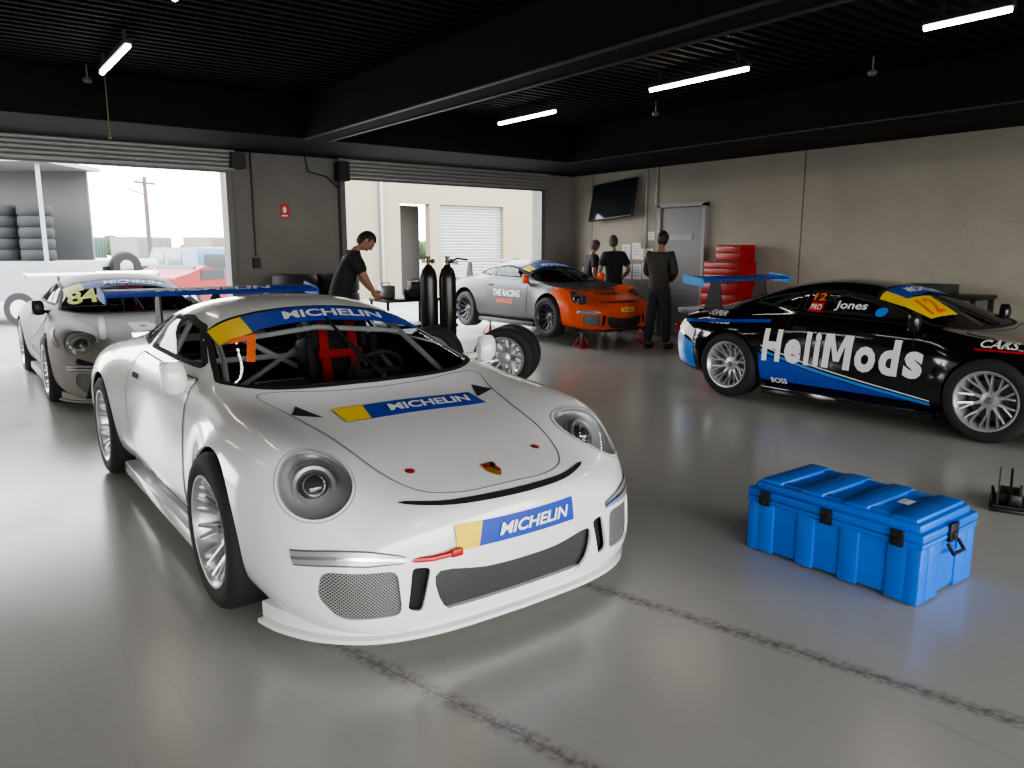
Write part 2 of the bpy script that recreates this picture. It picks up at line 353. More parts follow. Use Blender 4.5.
# ---------------- car base body
RG=[(-.935,[(0,.10),(.54,.10,.03),(.66,.17,.07),(.69,.31,.09),(.65,.41,.10),(.57,.47,.09),(.45,.495,.06),(.32,.505,.035),(.16,.51,.01),(0,.512)]),
(-.89,[(0,.085),(.60,.085,.05),(.78,.15,.14),(.815,.32,.18),(.775,.455,.17),(.69,.52,.15),(.52,.54,.11),(.36,.55,.06),(.18,.555,.02),(0,.558)]),
(-.785,[(0,.085),(.70,.085,.1),(.86,.15,.18),(.90,.35,.22),(.87,.52,.21),(.785,.62,.17),(.58,.59,.11),(.40,.583,.06),(.2,.588,.02),(0,.592)]),
(-.60,[(0,.10),(.74,.10,.14),(.89,.17,.18),(.93,.39,.2),(.91,.61,.18),(.805,.755,.14),(.62,.668,.08),(.42,.628,.04),(.21,.632,.01),(0,.635)]),
(-.35,[(0,.13),(.75,.13,.05),(.92,.21,.08),(.965,.42,.08),(.94,.66,.06),(.80,.80,.03),(.62,.728,.02),(.42,.688),(.21,.692),(0,.695)]),
(0,[(0,.13),(.75,.13),(.92,.21),(.975,.45),(.955,.70),(.80,.825),(.62,.77),(.43,.742),(.22,.75),(0,.755)]),
(.20,[(0,.13),(.75,.13),(.90,.21),(.955,.45),(.925,.70),(.80,.83),(.66,.80),(.46,.784),(.23,.79),(0,.795)]),
(.38,[(0,.13),(.75,.13),(.895,.21),(.91,.45),(.885,.70),(.825,.838),(.73,.845),(.53,.838,-.02),(.26,.832,-.06),(0,.834,-.08)]),
(.54,[(0,.13),(.75,.13),(.89,.21),(.90,.45),(.88,.70),(.835,.845),(.755,.865),(.655,.900,.0),(.33,.912,-.03),(0,.917,-.04)]),
(.82,[(0,.13),(.75,.13),(.89,.21),(.895,.45),(.88,.70),(.835,.855),(.765,.885),(.66,1.005),(.34,1.038),(0,1.045)]),
(1.12,[(0,.13),(.75,.13),(.89,.21),(.895,.45),(.88,.70),(.835,.86),(.77,.895),(.65,1.10,.03),(.34,1.158,.01),(0,1.172)]),
(1.45,[(0,.13),(.75,.13),(.89,.21),(.895,.45),(.88,.70),(.835,.865),(.77,.90),(.635,1.145),(.33,1.220),(0,1.232)]),
(1.80,[(0,.13),(.75,.13),(.89,.21),(.905,.45),(.89,.70),(.84,.875),(.76,.91),(.615,1.145),(.32,1.215),(0,1.226)]),
(2.1,[(0,.13),(.76,.13),(.91,.21),(.955,.45),(.935,.70),(.845,.88),(.74,.915),(.58,1.10),(.30,1.17),(0,1.18)]),
(2.4,[(0,.13),(.78,.13),(.93,.21),(.985,.45),(.975,.70),(.87,.87),(.70,.91),(.52,1.02),(.27,1.085),(0,1.10)]),
(2.7,[(0,.14),(.78,.14),(.93,.22),(.985,.47),(.965,.71),(.86,.86),(.67,.89),(.45,.945),(.24,.99),(0,1.0)]),
(3.0,[(0,.16),(.76,.16),(.91,.24,-.03),(.95,.47,-.05),(.92,.71,-.03),(.80,.83),(.62,.85),(.42,.88),(.22,.905),(0,.91)]),
(3.3,[(0,.2),(.7,.2,-.1),(.85,.28,-.12),(.87,.47,-.12),(.83,.67,-.1),(.72,.78,-.06),(.56,.80),(.38,.81),(.2,.82),(0,.82)]),
(3.42,[(0,.25),(.6,.25,-.08),(.72,.32,-.1),(.74,.47,-.1),(.70,.61,-.08),(.60,.69,-.04),(.46,.71),(.31,.72),(.15,.725),(0,.725)])]
def bodymesh():
    bm=nb(); rings=[]
    for s0,ps in RG:
        P=[(p[0],s0+(p[2] if len(p)>2 else 0),p[1]) for p in ps]
        rings.append([bm.verts.new(p) for p in P]+[bm.verts.new((-p[0],p[1],p[2])) for p in P[8:0:-1]])
    for i in range(len(rings)-1):
        for k in range(18): bm.faces.new((rings[i][k],rings[i][(k+1)%18],rings[i+1][(k+1)%18],rings[i+1][k]))
    for rg in(rings[0],rings[-1]):
        for a in((0,1,8,9),(1,2,7,8),(2,3,6,7),(3,4,5,6),(0,9,10,17),(17,10,11,16),(16,11,12,15),(15,12,13,14)): bm.faces.new([rg[j] for j in a])
    bmesh.ops.recalc_face_normals(bm,faces=bm.faces[:])
    me=D.meshes.new('cage'); bm.to_mesh(me); bm.free()
    o=D.objects.new('cage',me); col.objects.link(o); m=o.modifiers.new('s','SUBSURF'); m.levels=3; m.render_levels=3
    C.view_layer.update(); r=D.meshes.new_from_object(o.evaluated_get(C.evaluated_depsgraph_get())); D.objects.remove(o); return r
BM_=bodymesh()
BV=BVHTree.FromPolygons([v.co.copy() for v in BM_.vertices],[tuple(p.vertices) for p in BM_.polygons])
WS=cr([(0,.315),(.3,.335),(.56,.39),(.705,.52),(.695,.66),(.645,.90),(.585,1.10),(.33,1.155),(0,1.17)],4,False); WS=WS+[(-x,y) for x,y in WS[-2:0:-1]]
RW=rnd([(-.44,2.72),(.44,2.72),(.50,2.12),(-.50,2.12)],.08)
SW=rnd([(.76,.922),(1.74,.940),(1.74,1.105),(1.45,1.12),(1.16,1.08),(.96,1.00)],.03)
QW=rnd([(1.80,.942),(2.36,.975),(2.22,1.02),(2.0,1.065),(1.80,1.10)],.03)
CI=cr([(-.37,.325),(-.18,.300),(0,.295),(.18,.300),(.37,.325),(.385,.25),(.33,.160),(.18,.130),(0,.125),(-.18,.130),(-.33,.160),(-.385,.25)],3)
SI=rnd([(.52,.185),(.53,.355),(.77,.37),(.79,.27),(.73,.19)],.035)
VI=rnd([(.405,.345),(.475,.355),(.500,.20),(.445,.18)],.02)
def mir(p): return [(-x,y) for x,y in p][::-1]
def hframe(sg):
    c=V((sg*.70,-.56,.645)); n=V((sg*.22,-.83,.50)).normalized(); U=V((0,0,1)).cross(n).normalized(); W=n.cross(U)
    return c,n,(c+n*.4,U,W,-n)
HE=[(.136*math.cos(k*2*math.pi/36),.155*math.sin(k*2*math.pi/36)) for k in range(36)]
def prism(pts,fr,d0,d1):
    bm=nb(); O,U,W,Dr=fr; extr(bm,pts,lambda x,y,k:O+U*x+W*y+Dr*(d1 if k else d0),1); return bm
def cutbody():
    me=BM_.copy(); cutm=black; me.materials.append(wpaint); me.materials.append(cutm)
    o=D.objects.new('b',me); col.objects.link(o)
    cs=[prism(WS,TP,1.4,2.30),prism(RW,TP,1.4,2.18)]
    for fr,q in((SL,-1),(SR,1)):
        cs.append(prism([(q*x,y) for x,y in SW],fr,.9,1.42)); cs.append(prism([(q*x,y) for x,y in QW],fr,.9,1.5))
    cs.append(prism(CI,FR,1.7,2.25))
    for p in(SI,mir(SI)): cs.append(prism(p,FR,1.8,2.48))
    for p in(VI,mir(VI)): cs.append(prism(p,FR,1.8,2.3))
    for sg in(-1,1): cs.append(prism(HE,hframe(sg)[2],.1,.52))
    for s_ in(0,2.456):
        for sg in(-1,1):
            c2=nb(); cyl(c2,(sg*.56,s_,.335),(sg*1.2,s_,.335),.358 if s_==0 else .368,seg=56,mi=1); cs.append(c2)
    cos=[]
    for c in cs:
        bmesh.ops.recalc_face_normals(c,faces=c.faces[:]); cm=D.meshes.new('c'); c.to_mesh(cm); c.free(); cm.materials.append(wpaint); cm.materials.append(cutm)
        co=D.objects.new('c',cm); col.objects.link(co); cos.append(co); m=o.modifiers.new('x','BOOLEAN'); m.operation='DIFFERENCE'; m.solver='EXACT'; m.object=co
    C.view_layer.update(); r=D.meshes.new_from_object(o.evaluated_get(C.evaluated_depsgraph_get()))
    for q in cos+[o]: D.objects.remove(q)
    bm=nb(); bm.from_mesh(r); kill=[f for f in bm.faces if f.material_index==1]
    bmesh.ops.delete(bm,geom=kill,context='FACES'); bm.to_mesh(r); bm.free()
    o=D.objects.new('b',r); col.objects.link(o); m=o.modifiers.new('s','SOLIDIFY'); m.thickness=.012; m.offset=-1; m.material_offset=1; m.material_offset_rim=0
    C.view_layer.update(); r2=D.meshes.new_from_object(o.evaluated_get(C.evaluated_depsgraph_get())); D.objects.remove(o)
    return r2
BODY=cutbody()
BP=[('body_shell',BODY,['paint','inner'],None)]
def bp(name,bm,keys,par=None,rec=False):
    if rec: bmesh.ops.recalc_face_normals(bm,faces=bm.faces[:])
    me=D.meshes.new(name); bm.to_mesh(me); bm.free(); BP.append((name,me,keys if isinstance(keys,list) else [keys],par))
def pj(items,fr,grid=.05):
    out=nb()
    for b,off,mi in items: project(b,fr,off,BV,grid); merge(out,b,mi)
    return out
bp('windshield',pj([(poly2(WS),-.004,0),(rib2(WS,.03,True),.001,1)],TP),['glass','gap'])
bp('rear_window',pj([(poly2(RW),-.004,0),(rib2(RW,.02,True),.001,1)],TP),['glass','gap'])
for fr,q in((SL,-1),(SR,1)):
    for nm,p in(('side_window',SW),('quarter_window',QW)):
        pp=[(q*x,y) for x,y in p]; bp(nm,pj([(poly2(pp if q>0 else pp[::-1]),-.004,0),(rib2(pp,.022,True),.001,1)],fr),['glass','gap'])
    dr=rnd([(.60,.20),(.60,.60),(.64,.87),(1.80,.90),(1.86,.70),(1.80,.45),(1.62,.20)],.05); pp=[(q*x,y) for x,y in dr]
    bp('door',pj([(poly2(pp if q>0 else pp[::-1]),.003,0),(rib2(pp,.007,True),.0045,1),(rib2([(q*1.62,.77),(q*1.76,.77)],.03),.006,2)],fr),['paint','seam','gap'])
HD=cr([(0,-.825),(.2,-.81),(.36,-.725),(.45,-.52),(.50,-.2),(.56,.08),(.62,.30),(.5,.325),(.25,.27),(0,.25)],4,False); HD=HD+[(-x,y) for x,y in HD[-2:0:-1]]
SLOT=cr([(-.46,-.755),(-.27,-.84),(0,-.876),(.27,-.84),(.46,-.755)],5,False)
bp('hood',pj([(poly2(HD),.003,0),(rib2(HD,.005,True),.0045,1),(rib2(SLOT,[.004]+[.014+.014*math.sin(k/20*math.pi) for k in range(1,20)]+[.004]),.005,2)],TP),['paint','seam','gap'])
bp('center_intake_grille',pj([(poly2([(x*1.04,(y-.22)*1.1+.22) for x,y in CI]),-.03,0)],FR,.06),'dmesh')
for p in(SI,mir(SI)):
    cx=sum(a for a,_ in p)/len(p); bp('side_intake_grille',pj([(poly2([((x-cx)*1.08+cx,(y-.275)*1.08+.275) for x,y in p]),-.014,0)],FR),'mesh')
for p in(VI,mir(VI)): bp('air_vent',pj([(poly2(p),-.03,0)],FR,.06),'gap')
for q in(-1,1):
    p=[(q*x,y) for x,y in cr([(.50,.390),(.60,.408),(.72,.416),(.835,.41)],5,False)]
    bp('running_light',pj([(rib2(p,[.026+.030*min(1,k/6) for k in range(len(p))]),.004,2),(rib2(p,[.018+.026*min(1,k/6) for k in range(len(p))]),.006,0),(rib2(p,.010),.009,1)],FR,.04),['drl','chrome','seam'])
for sg in(-1,1):
    c,n,fr=hframe(sg); O,U,W,Dr=fr; out=nb(); rim=[]
    for x,y in HE:
        h,nn,i,d=BV.ray_cast(O+U*x+W*y,Dr); rim.append(h-nn*.006)
    cc=sum(rim,V())/len(rim); prev=None
    for k in range(8):
        a=k/7*math.pi/2*.97; ring=[out.verts.new(cc+(r-cc)*math.cos(a)-n*.060*math.sin(a)) for r in rim]
        if prev:
            for j in range(36): out.faces.new((prev[j],prev[(j+1)%36],ring[(j+1)%36],ring[j]))
        prev=ring
    out.faces.new(prev)
    mx=M.Translation(cc-n*.030)@V((0,0,1)).rotation_difference(n).to_matrix().to_4x4()
    lathe(out,[(.078,-.03),(.084,-.004),(.078,.004),(.066,.0),(.058,-.02)],mx,32,3)
    sph(out,mx@V((0,0,-.030)),.058,2,20,14)
    lathe(out,[(.036,.0145),(.040,.014),(.043,.010)],mx,24,1)
    lathe(out,[(.100,-.03),(.106,-.014),(.100,-.010),(.096,-.018)],mx,32,3)
    bp('headlight',out,['lamp','chrome','dark_lens','drl'])
    bp('headlight_lens',pj([(poly2(HE),.004,0),(rib2([(x*1.035,y*1.03) for x,y in HE],.010,True),.003,1),(rib2([(x*1.08,y*1.07) for x,y in HE],.003,True),.002,2)],fr,.03),['clear','trim','seam'])
SPL=cr([(0,-.94),(.35,-.925),(.60,-.855),(.77,-.715),(.865,-.55),(.90,-.42)],4,False); SPL=SPL+[(.80,-.40)]; SPL=SPL+[(-x,y) for x,y in SPL[:0:-1]]
b=nb(); extr(b,SPL,lambda x,y,k:V((x,y,.085 if k else .101)))
extr(b,[(x*.972,y*.965) for x,y in SPL],lambda x,y,k:V((x,y,.102 if k else .16)))
bp('front_splitter',b,'paint',rec=True)
for q in(-1,1):
    b=nb(); box(b,(q*.85,1.22,.135),(.12,1.66,.08),bev=.012)
    bp('side_skirt',b,'skirt',rec=True)
for q in(-1,1):
    b=nb(); vs=sph(b,(0,0,0),(.062,.062,.088),0,20,14,rot=M.Rotation(R(q*8),3,'Y'))
    for v in vs:
        if v.co.y>.015: v.co.y=.015+(v.co.y-.015)*.25
        v.co.x=max(-.055,min(.055,v.co.x*1.12)); v.co.z=max(-.078,min(.078,v.co.z*1.12))
        v.co+=V((q*.905,.62,.905))
    tube(b,[(q*.79,.70,.85),(q*.83,.66,.86),(q*.88,.63,.87)],[.028,.02,.02],8,0)
    box(b,(q*.905,.638,.905),(.095,.006,.13),1,bev=.002); bp('side_mirror',b,['mirror','chrome'],rec=True)
b=nb(); tube(b,[(.06,.33,.855),(.05,.46,.91),(.02,.90,1.092)],[.012,.009,.006],6); box(b,(.02,.70,1.010),(.012,.55,.012),rot=M.Rotation(R(23),3,'X')); bp('windshield_wiper',b,'gap',rec=True)
for s_ in(0,2.456):
    for q in(-1,1):
        b=nb()
        for k in range(20):
            a0=R(-20+k*11);a1=R(-20+(k+1)*11); r=.366
            f=[V((q*x,s_+r*math.cos(a),.335+r*math.sin(a))) for x,a in((.56,a0),(.86,a0),(.86,a1),(.56,a1))]; b.faces.new([b.verts.new(p) for p in f])
        b.faces.new([b.verts.new((q*.56,s_+.366*math.cos(R(-20+k*11)),.335+.366*math.sin(R(-20+k*11)))) for k in range(21)])
        bmesh.ops.remove_doubles(b,verts=b.verts[:],dist=1e-4)
        bp('wheel_arch_liner',b,'gap')
b=nb(); box(b,(0,1.25,.24),(1.5,2.0,.12)); box(b,(0,.56,.52),(1.38,.24,.56),bev=.05); box(b,(0,2.25,.5),(1.2,.1,.6)); box(b,(-.36,.66,.78),(.3,.12,.1),bev=.03)
bp('dashboard',b,'inner',rec=True)
b=nb()
for q in(-1,1):
    tube(b,[(q*.66,.56,.3),(q*.65,.62,.74),(q*.58,.92,.92),(q*.55,1.15,1.035),(q*.52,1.65,1.12),(q*.52,2.0,1.045),(q*.55,2.6,.78)],.017,8)
    tube(b,[(q*.64,.66,.42),(q*.66,1.6,.82)],.016,8); tube(b,[(q*.64,.66,.72),(q*.66,1.6,.45)],.016,8)
tube(b,[(-.66,1.65,.25),(-.66,1.65,.87),(-.53,1.65,1.10),(0,1.65,1.155),(.53,1.65,1.10),(.66,1.65,.87),(.66,1.65,.25)],.02,8)
tube(b,[(-.55,1.08,1.0),(0,1.06,1.055),(.55,1.08,1.0)],.016,8); tube(b,[(-.6,1.65,.45),(.48,1.65,1.08)],.018,8); tube(b,[(.6,1.65,.45),(-.48,1.65,1.08)],.018,8); tube(b,[(-.64,1.65,.82),(.64,1.65,.82)],.018,8)
bp('roll_cage',b,'cage',rec=True)
b=nb(); sx=.30
box(b,(sx,1.28,.38),(.42,.5,.1),bev=.04); box(b,(sx,1.50,.70),(.44,.12,.7),rot=M.Rotation(R(-14),3,'X'),bev=.05)
for q in(-1,1):
    box(b,(sx+q*.22,1.3,.46),(.06,.46,.2),bev=.025); box(b,(sx+q*.22,1.42,.78),(.06,.2,.34),bev=.025,rot=M.Rotation(R(-14),3,'X')); box(b,(sx+q*.17,1.48,.96),(.05,.18,.18),bev=.02)
    box(b,(sx+q*.1,1.405,.80),(.06,.02,.5),1,rot=M.Rotation(R(-14),3,'X'))
box(b,(sx,1.40,.84),(.3,.02,.05),1,rot=M.Rotation(R(-14),3,'X'))
bp('racing_seat',b,['seat','belt'],rec=True)
b=nb(); tube(b,[(sx+.17*math.cos(k*math.pi/8),.90-.06*math.sin(k*math.pi/8),.78+.13*math.sin(k*math.pi/8)) for k in range(16)],.016,8,closed=True); cyl(b,(sx,.90,.78),(sx,.70,.74),.03); box(b,(sx,.89,.78),(.3,.03,.05)); bp('steering_wheel',b,'seat',rec=True)
def foil(c,t,n=10): 
    up=[(x/n*c, t*math.sin(math.pi*(x/n)**.6)) for x in range(n+1)]; return up+[(x/n*c,-t*.3*math.sin(math.pi*(x/n)**.6)-.001) for x in range(n-1,0,-1)]
WZ=1.16; WY=2.92; WK=.20
b=nb(); extr(b,foil(.25,.018),lambda x,y,k:V(((-.79 if k else .79),WY+x,WZ+y+x*WK)))
bp('rear_wing',b,'wing',rec=True)
for q in(-1,1):
    b=nb(); extr(b,rnd([(WY-.02,WZ-.05),(WY+.27,WZ-.02),(WY+.28,WZ+.08),(WY-.01,WZ+.035)],.02),lambda x,y,k:V((q*.80+(.006 if k else -.006),x,y))); bp('wing_end_plate',b,'wingend',rec=True)
for q in(-1,1):
    b=nb(); extr(b,[(2.95,.86),(3.20,.80),(WY+.18,WZ+.03),(WY+.07,WZ+.005)],lambda x,y,k:V((q*.42+(.008 if k else -.008),x,y))); bp('wing_strut',b,'inner',rec=True)
b=nb(); extr(b,[(-.6,3.12),(.6,3.12),(.55,3.46),(-.55,3.46)],lambda x,y,k:V((x,y,.85 if k else .79))); bp('rear_spoiler',b,'paint',rec=True)
for q in(-1,1):
    b=nb(); box(b,(q*.58,3.345,.66),(.32,.06,.05),bev=.02,rot=M.Rotation(R(-q*12),3,'Z')); bp('tail_light',b,'tail',rec=True)
def car(name,label,loc,mats,sc=1,rim=None,wz=0):
    e=thing(name,label,'car',loc,sc=sc)
    dm=dict(inner=mat('cabin_black',(.03,.03,.031),.6),seat=mat('seat_black',(.04,.04,.042),.6),glass=win,gap=gap,seam=seam,mesh=mesh,dmesh=mesh2,lamp=lampg,drl=drlm,chrome=chrome,dark_lens=mat('projector_lens',(.07,.07,.08),.05,.3,1),clear=clear,trim=mats['paint'],skirt=mats['paint'],mirror=mats['paint'],cage=mat('cage_white',(.7,.7,.7),.4),belt=mat('belt_red',(.75,.02,.02),.6),wing=blue,wingend=blue,tail=mat('tail_red',(.4,.01,.01),.2))
    dm.update(mats); ob={}
    for nm,me,keys,par in BP:
        o=mk(nm,me.copy(),[dm[k] for k in keys],e); ob[nm]=o
    ob['steering_wheel'].parent=ob['dashboard']
    for s_ in(0,2.456):
        for q in(-1,1): wheel(e,(q*.82,s_,.336+wz),(0,0,0 if q<0 else math.pi),rim)
    return e,ob
def stick(name,par,fr,cx,cy,w,h,txt='MICHELIN',fy=.2,sh=0,bold=.03,off=.007,grid=.05,tw=.62):
    x0=-w/2
    pts=[(x0,-h/2),(x0+w*fy,-h/2),(x0+w*(fy+.04),h/2),(x0,h/2)]
    return decal(name,par,fr,[(rect2(w,h),(cx,cy),blue),(poly2(pts),(cx,cy),yel),(text2(txt,w*tw,h*.5,.25,bold),(cx+w*.13,cy),white)],off,grid)
def wingtext(par,txt='MICHELIN',m=white): flat('wing_lettering',par,[(text2(txt,.9,.11,.2,.03),(0,0),m)],(0,WY+.11,WZ+.11*WK+.022),(1,0,0),(0,.98,.195))
CW,_o=car('race_car','white race car with blue and yellow stickers and number 7',(1.76,3.19,0),dict(paint=wpaint))
def banner(par,num_txt,ncol,txt='MICHELIN'):
    def arc(x): return 1.055-.075*(x/.6)**2
    P=lambda x0,x1,h0,h1:[(x0+(x1-x0)*k/10,arc(x0+(x1-x0)*k/10)+h0) for k in range(11)]+[(x1+(x0-x1)*k/10,arc(x1+(x0-x1)*k/10)+h1) for k in range(11)]
    t_=text2(txt,.62,.10,.2,.03)
    for v in t_.verts: v.co.x+=.10; v.co.y+=arc(v.co.x)
    its=[(poly2(P(-.60,.60,-.095,.10)),(0,0),blue),(poly2(P(-.61,-.42,-.115,.10)),(0,0),yel),(t_,(0,0),white)]
    decal('windshield_banner',par,TP,its,.004)
    if num_txt: decal('race_number',par,TP,[(text2(num_txt,.15,.27,.0,.02),(-.49,.74),ncol),],.014,.05)
banner(CW,'7',num)
wingtext(CW)
stick('hood_sticker',CW,TP,.03,-.01,.76,.165,fy=.16)
stick('bumper_sticker',CW,FR,-.01,.435,.58,.095,fy=.16,off=.004)
for q in(-1,1): decal('hood_vent',CW,TP,[(poly2([(q*.42,0),(q*.55,.05),(q*.49,.16)] ),(0,0),gap)],.006)
for q in(-1,1):
    decal('hood_pin',CW,TP,[(ell2(.020,.020),(q*.32,-.60),silver),(ell2(.013,.013),(q*.32,-.60),red)],.006,.02)
CX=-.715
decal('hood_crest',CW,TP,[(poly2([(-.030,.045),(-.034,-.01),(-.018,-.045),(0,-.06),(.018,-.045),(.034,-.01),(.030,.045)][::-1]),(0,CX),mat('crest_gold',(.6,.4,.08),.3,.6)),(rect2(.022,.028),(-.015,CX+.022),red),(rect2(.022,.028),(.015,CX-.018),red),(rect2(.022,.028),(.015,CX+.022),black),(ell2(.010,.016),(0,CX),black)],.006,.02)
b=nb(); tube(b,[(-.50,-.785,.385),(-.47,-.87,.38),(-.40,-.905,.382),(-.32,-.922,.388)],.011,8); box(b,(-.31,-.925,.39),(.05,.02,.03),bev=.006); mk('tow_strap',b,red,CW)
bpnt=mat('black_car_paint',(.006,.006,.008),.12,0,1.,nz=.02)
CB,_o=car('race_car','black race car with blue side livery and large white lettering',(7.39,2.42,0),dict(paint=bpnt,mirror=mat('mirror_dark',(.01,.01,.01),.2),wing=bluepl,wingend=mat('lightblue',(.03,.3,.75),.3),glass=dwin,trim=bpnt,seam=gap))
wingtext(CB,'RACING',black)
banner(CB,'',num); decal('race_number',CB,TP,[(poly2([(-.64,.60),(-.24,.56),(-.06,.90),(-.60,.93)]),(0,0),yel),(text2('12',.36,.24,.65,.02),(-.38,.75),num)],.012,.05)
lb=mat('livery_lightblue',(.02,.25,.8),.25,0,.5); db=mat('livery_blue',(.01,.06,.45),.25,0,.5)
S=lambda L:[(-x,y) for x,y in L]
decal('side_livery',CB,SL,[(poly2(S([(.42,.11),(2.06,.11),(2.08,.50),(1.6,.385),(1.1,.30),(.42,.22)])),(0,0),db),(rib2(S(cr([(2.06,.53),(1.6,.41),(1.1,.325),(.44,.235)],6,False)),.026),(0,0),lb),
 (rib2(S(cr([(2.06,.575),(1.6,.45),(1.1,.36),(.44,.265)],6,False)),.010),(0,0),white)],.006,.08)
decal('rear_livery',CB,SL,[(poly2(S([(2.88,.25),(3.15,.30),(3.2,.62),(2.9,.52)])),(0,0),lb),(poly2(S([(2.9,.55),(3.2,.66),(3.1,.74),(2.88,.66)])),(0,0),white),(rib2(S([(2.0,.81),(3.1,.74)]),.03),(0,0),db)],.006,.08)
LX={'H':.20,'e':.17,'l':.065,'i':.065,'M':.27,'o':.19,'d':.18,'s':.16}
its=[]; wds=[LX[c] for c in 'HeliMods']; tot=sum(wds)+.032*7; x=-1.28-tot/2
for c,w_ in zip('HeliMods',wds):
    hh=.31 if c in 'HMldi' else .23
    its.append((glyph_M(w_,hh) if c=='M' else text2(c,w_,hh,.06,.045),(x+w_/2,.43+hh/2),white)); x+=w_+.032
out=nb()
for b_,xy,m_ in its: project(b_,SL,.013,BV,.06,xy); merge(out,b_,0)
mk('door_lettering',out,white,CB,rec=False)
decal('window_name',CB,SL,[(text2('Jones',.30,.09,0,.02),(-1.28,.99),white)],.004,.06)
decal('helmet_sticker',CB,SL,[(ell2(.05,.04),(-.99,.955),lb)],.004,.06)
decal('class_sticker',CB,SL,[(rect2(.15,.17),(-1.61,1.01),black),(rect2(.14,.09),(-1.61,.965),red),(text2('PRO',.11,.05,0,.02),(-1.61,.965),white),(text2('12',.12,.065,0,.02),(-1.61,1.055),num)],.004,.06)
decal('sponsor_sticker',CB,SL,[(text2('PEDDERS',.3,.045,0,.02),(-2.6,.77),white)],.009,.06)
decal('sponsor_sticker',CB,SL,[(text2('SUPER',.26,.045,0,.02),(-2.66,.845),white)],.009,.06)
decal('sill_sticker',CB,SL,[(text2('BOSS',.17,.05,0,.02),(-1.86,.25),white)],.016,.06)
decal('fender_sticker',CB,SL,[(rect2(.40,.014),(.06,.725),red),(rect2(.40,.010),(.06,.81),red)],.009,.05)
decal('fender_lettering',CB,SL,[(text2('CARS',.26,.055,0,.02),(.02,.768),white)],.009,.05)
C8,_o=car('race_car','silver white race car number 84 with dark stripes',(1.74,8.75,0),dict(paint=mat('pearl_paint',(.21,.20,.18),.6,0,.0),wing=wpaint,wingend=wpaint,mirror=black,cage=mat('cage_grey',(.2,.2,.2),.5),glass=dwin))
neon=mat('neon_yellow',(.75,.85,.03),.4)
banner(C8,'',num); decal('race_number',C8,TP,[(text2('84',.30,.34,.1,.03),(-.47,.74),neon)],.014)
decal('hood_lettering',C8,TP,[(text2('B',.28,.55,0,.05),(-.05,-.30),black)],.008)
decal('hood_lettering',C8,TP,[(text2('R',.26,.5,0,.05),(.28,-.28),black)],.008)
decal('hood_stripe',C8,TP,[(rib2([(-.50,-.55),(-.38,.25)],.06),(0,0),black)],.008)
decal('side_stripe',C8,SL,[(rib2([(-.6,.8),(-1.1,.62),(-1.8,.5)],.05),(0,0),black)],.008,.08)
decal('fender_stripe',C8,SL,[(rib2([(.48,.60),(.15,.74)],.04),(0,0),black)],.008,.08)
decal('door_panel',C8,SL,[(poly2([(-1.7,.2),(-.5,.2),(-.9,.34),(-1.7,.42)]),(0,0),black)],.008,.08)
decal('bumper_sticker',C8,FR,[(rect2(.46,.09),(0,.43),blue),(text2('MICHELIN',.36,.05,.2,.02),(0,.43),white)],.006)
decal('bumper_stripe',C8,FR,[(rib2([(-.76,.48),(-.55,.40),(-.36,.48)],.05),(0,0),black)],.006)
decal('bumper_panel',C8,FR,[(poly2([(-.72,.13),(.72,.13),(.66,.36),(-.66,.36)]),(0,0),black)],.006)
CO,_o=car('race_car','orange and silver race car raised on axle stands',(8.62,9.35,.17),dict(paint=splitpaint('orange_silver_paint',(.72,.085,.006),(.045,.045,.048),.02,.1),trim=black,mirror=mat('mirror_orange',(.72,.085,.006),.3),skirt=mat('skirt_grey',(.05,.05,.05),.4),wing=black,wingend=black,glass=dwin,lamp=mat('lamp_smoke',(.22,.22,.22),.2,.3)),sc=.95,rim=mat('dark_rim',(.08,.08,.085),.35,.8),wz=-.05)
_o['front_splitter'].data.materials[0]=black
banner(CO,'',num)
dg=mat('dark_vinyl',(.03,.02,.015),.6)
decal('hood_lettering',CO,TP,[(text2('THE',.3,.18,0,.04),(-.1,.12),dg)],.010)
decal('hood_lettering',CO,TP,[(text2('RACING',.84,.28,0,.04),(0,-.14),dg)],.010)
decal('hood_lettering',CO,TP,[(text2('TEAM',.5,.18,0,.04),(0,-.45),dg)],.010)
decal('side_lettering',CO,SL,[(text2('THE RACING',.8,.12,0,.03),(-1.2,.64),white)],.009,.08)
decal('side_lettering',CO,SL,[(text2('GARAGE',.5,.08,0,.03),(-1.25,.5),num)],.009,.08)
decal('bumper_sticker',CO,FR,[(rect2(.3,.07),(.05,.43),yel),(text2('MICHELIN',.22,.04,0,.02),(.05,.43),blue)],.006)
def stand(x,y,h):
    e=thing('axle_stand','red and grey steel axle stand under the raised car','jack stand',(x,y,0),group='axle stands')
    b=nb()
    for q in((-1,-1),(1,-1),(1,1),(-1,1)): bar(b,(q[0]*.1,q[1]*.1,0),(q[0]*.03,q[1]*.03,h*.7),.03,.025,.012,(q[0],q[1],0))
    box(b,(0,0,.02),(.2,.2,.012)); mk('stand_base',b,red,e)
    b=nb(); cyl(b,(0,0,h*.3),(0,0,h),.02); box(b,(0,0,h),(.1,.05,.02),bev=.005); mk('stand_post',b,steel,e)
for x,y in((7.95,8.75),(9.25,8.75),(7.95,11.2),(9.25,11.2)): stand(x,y,.235)
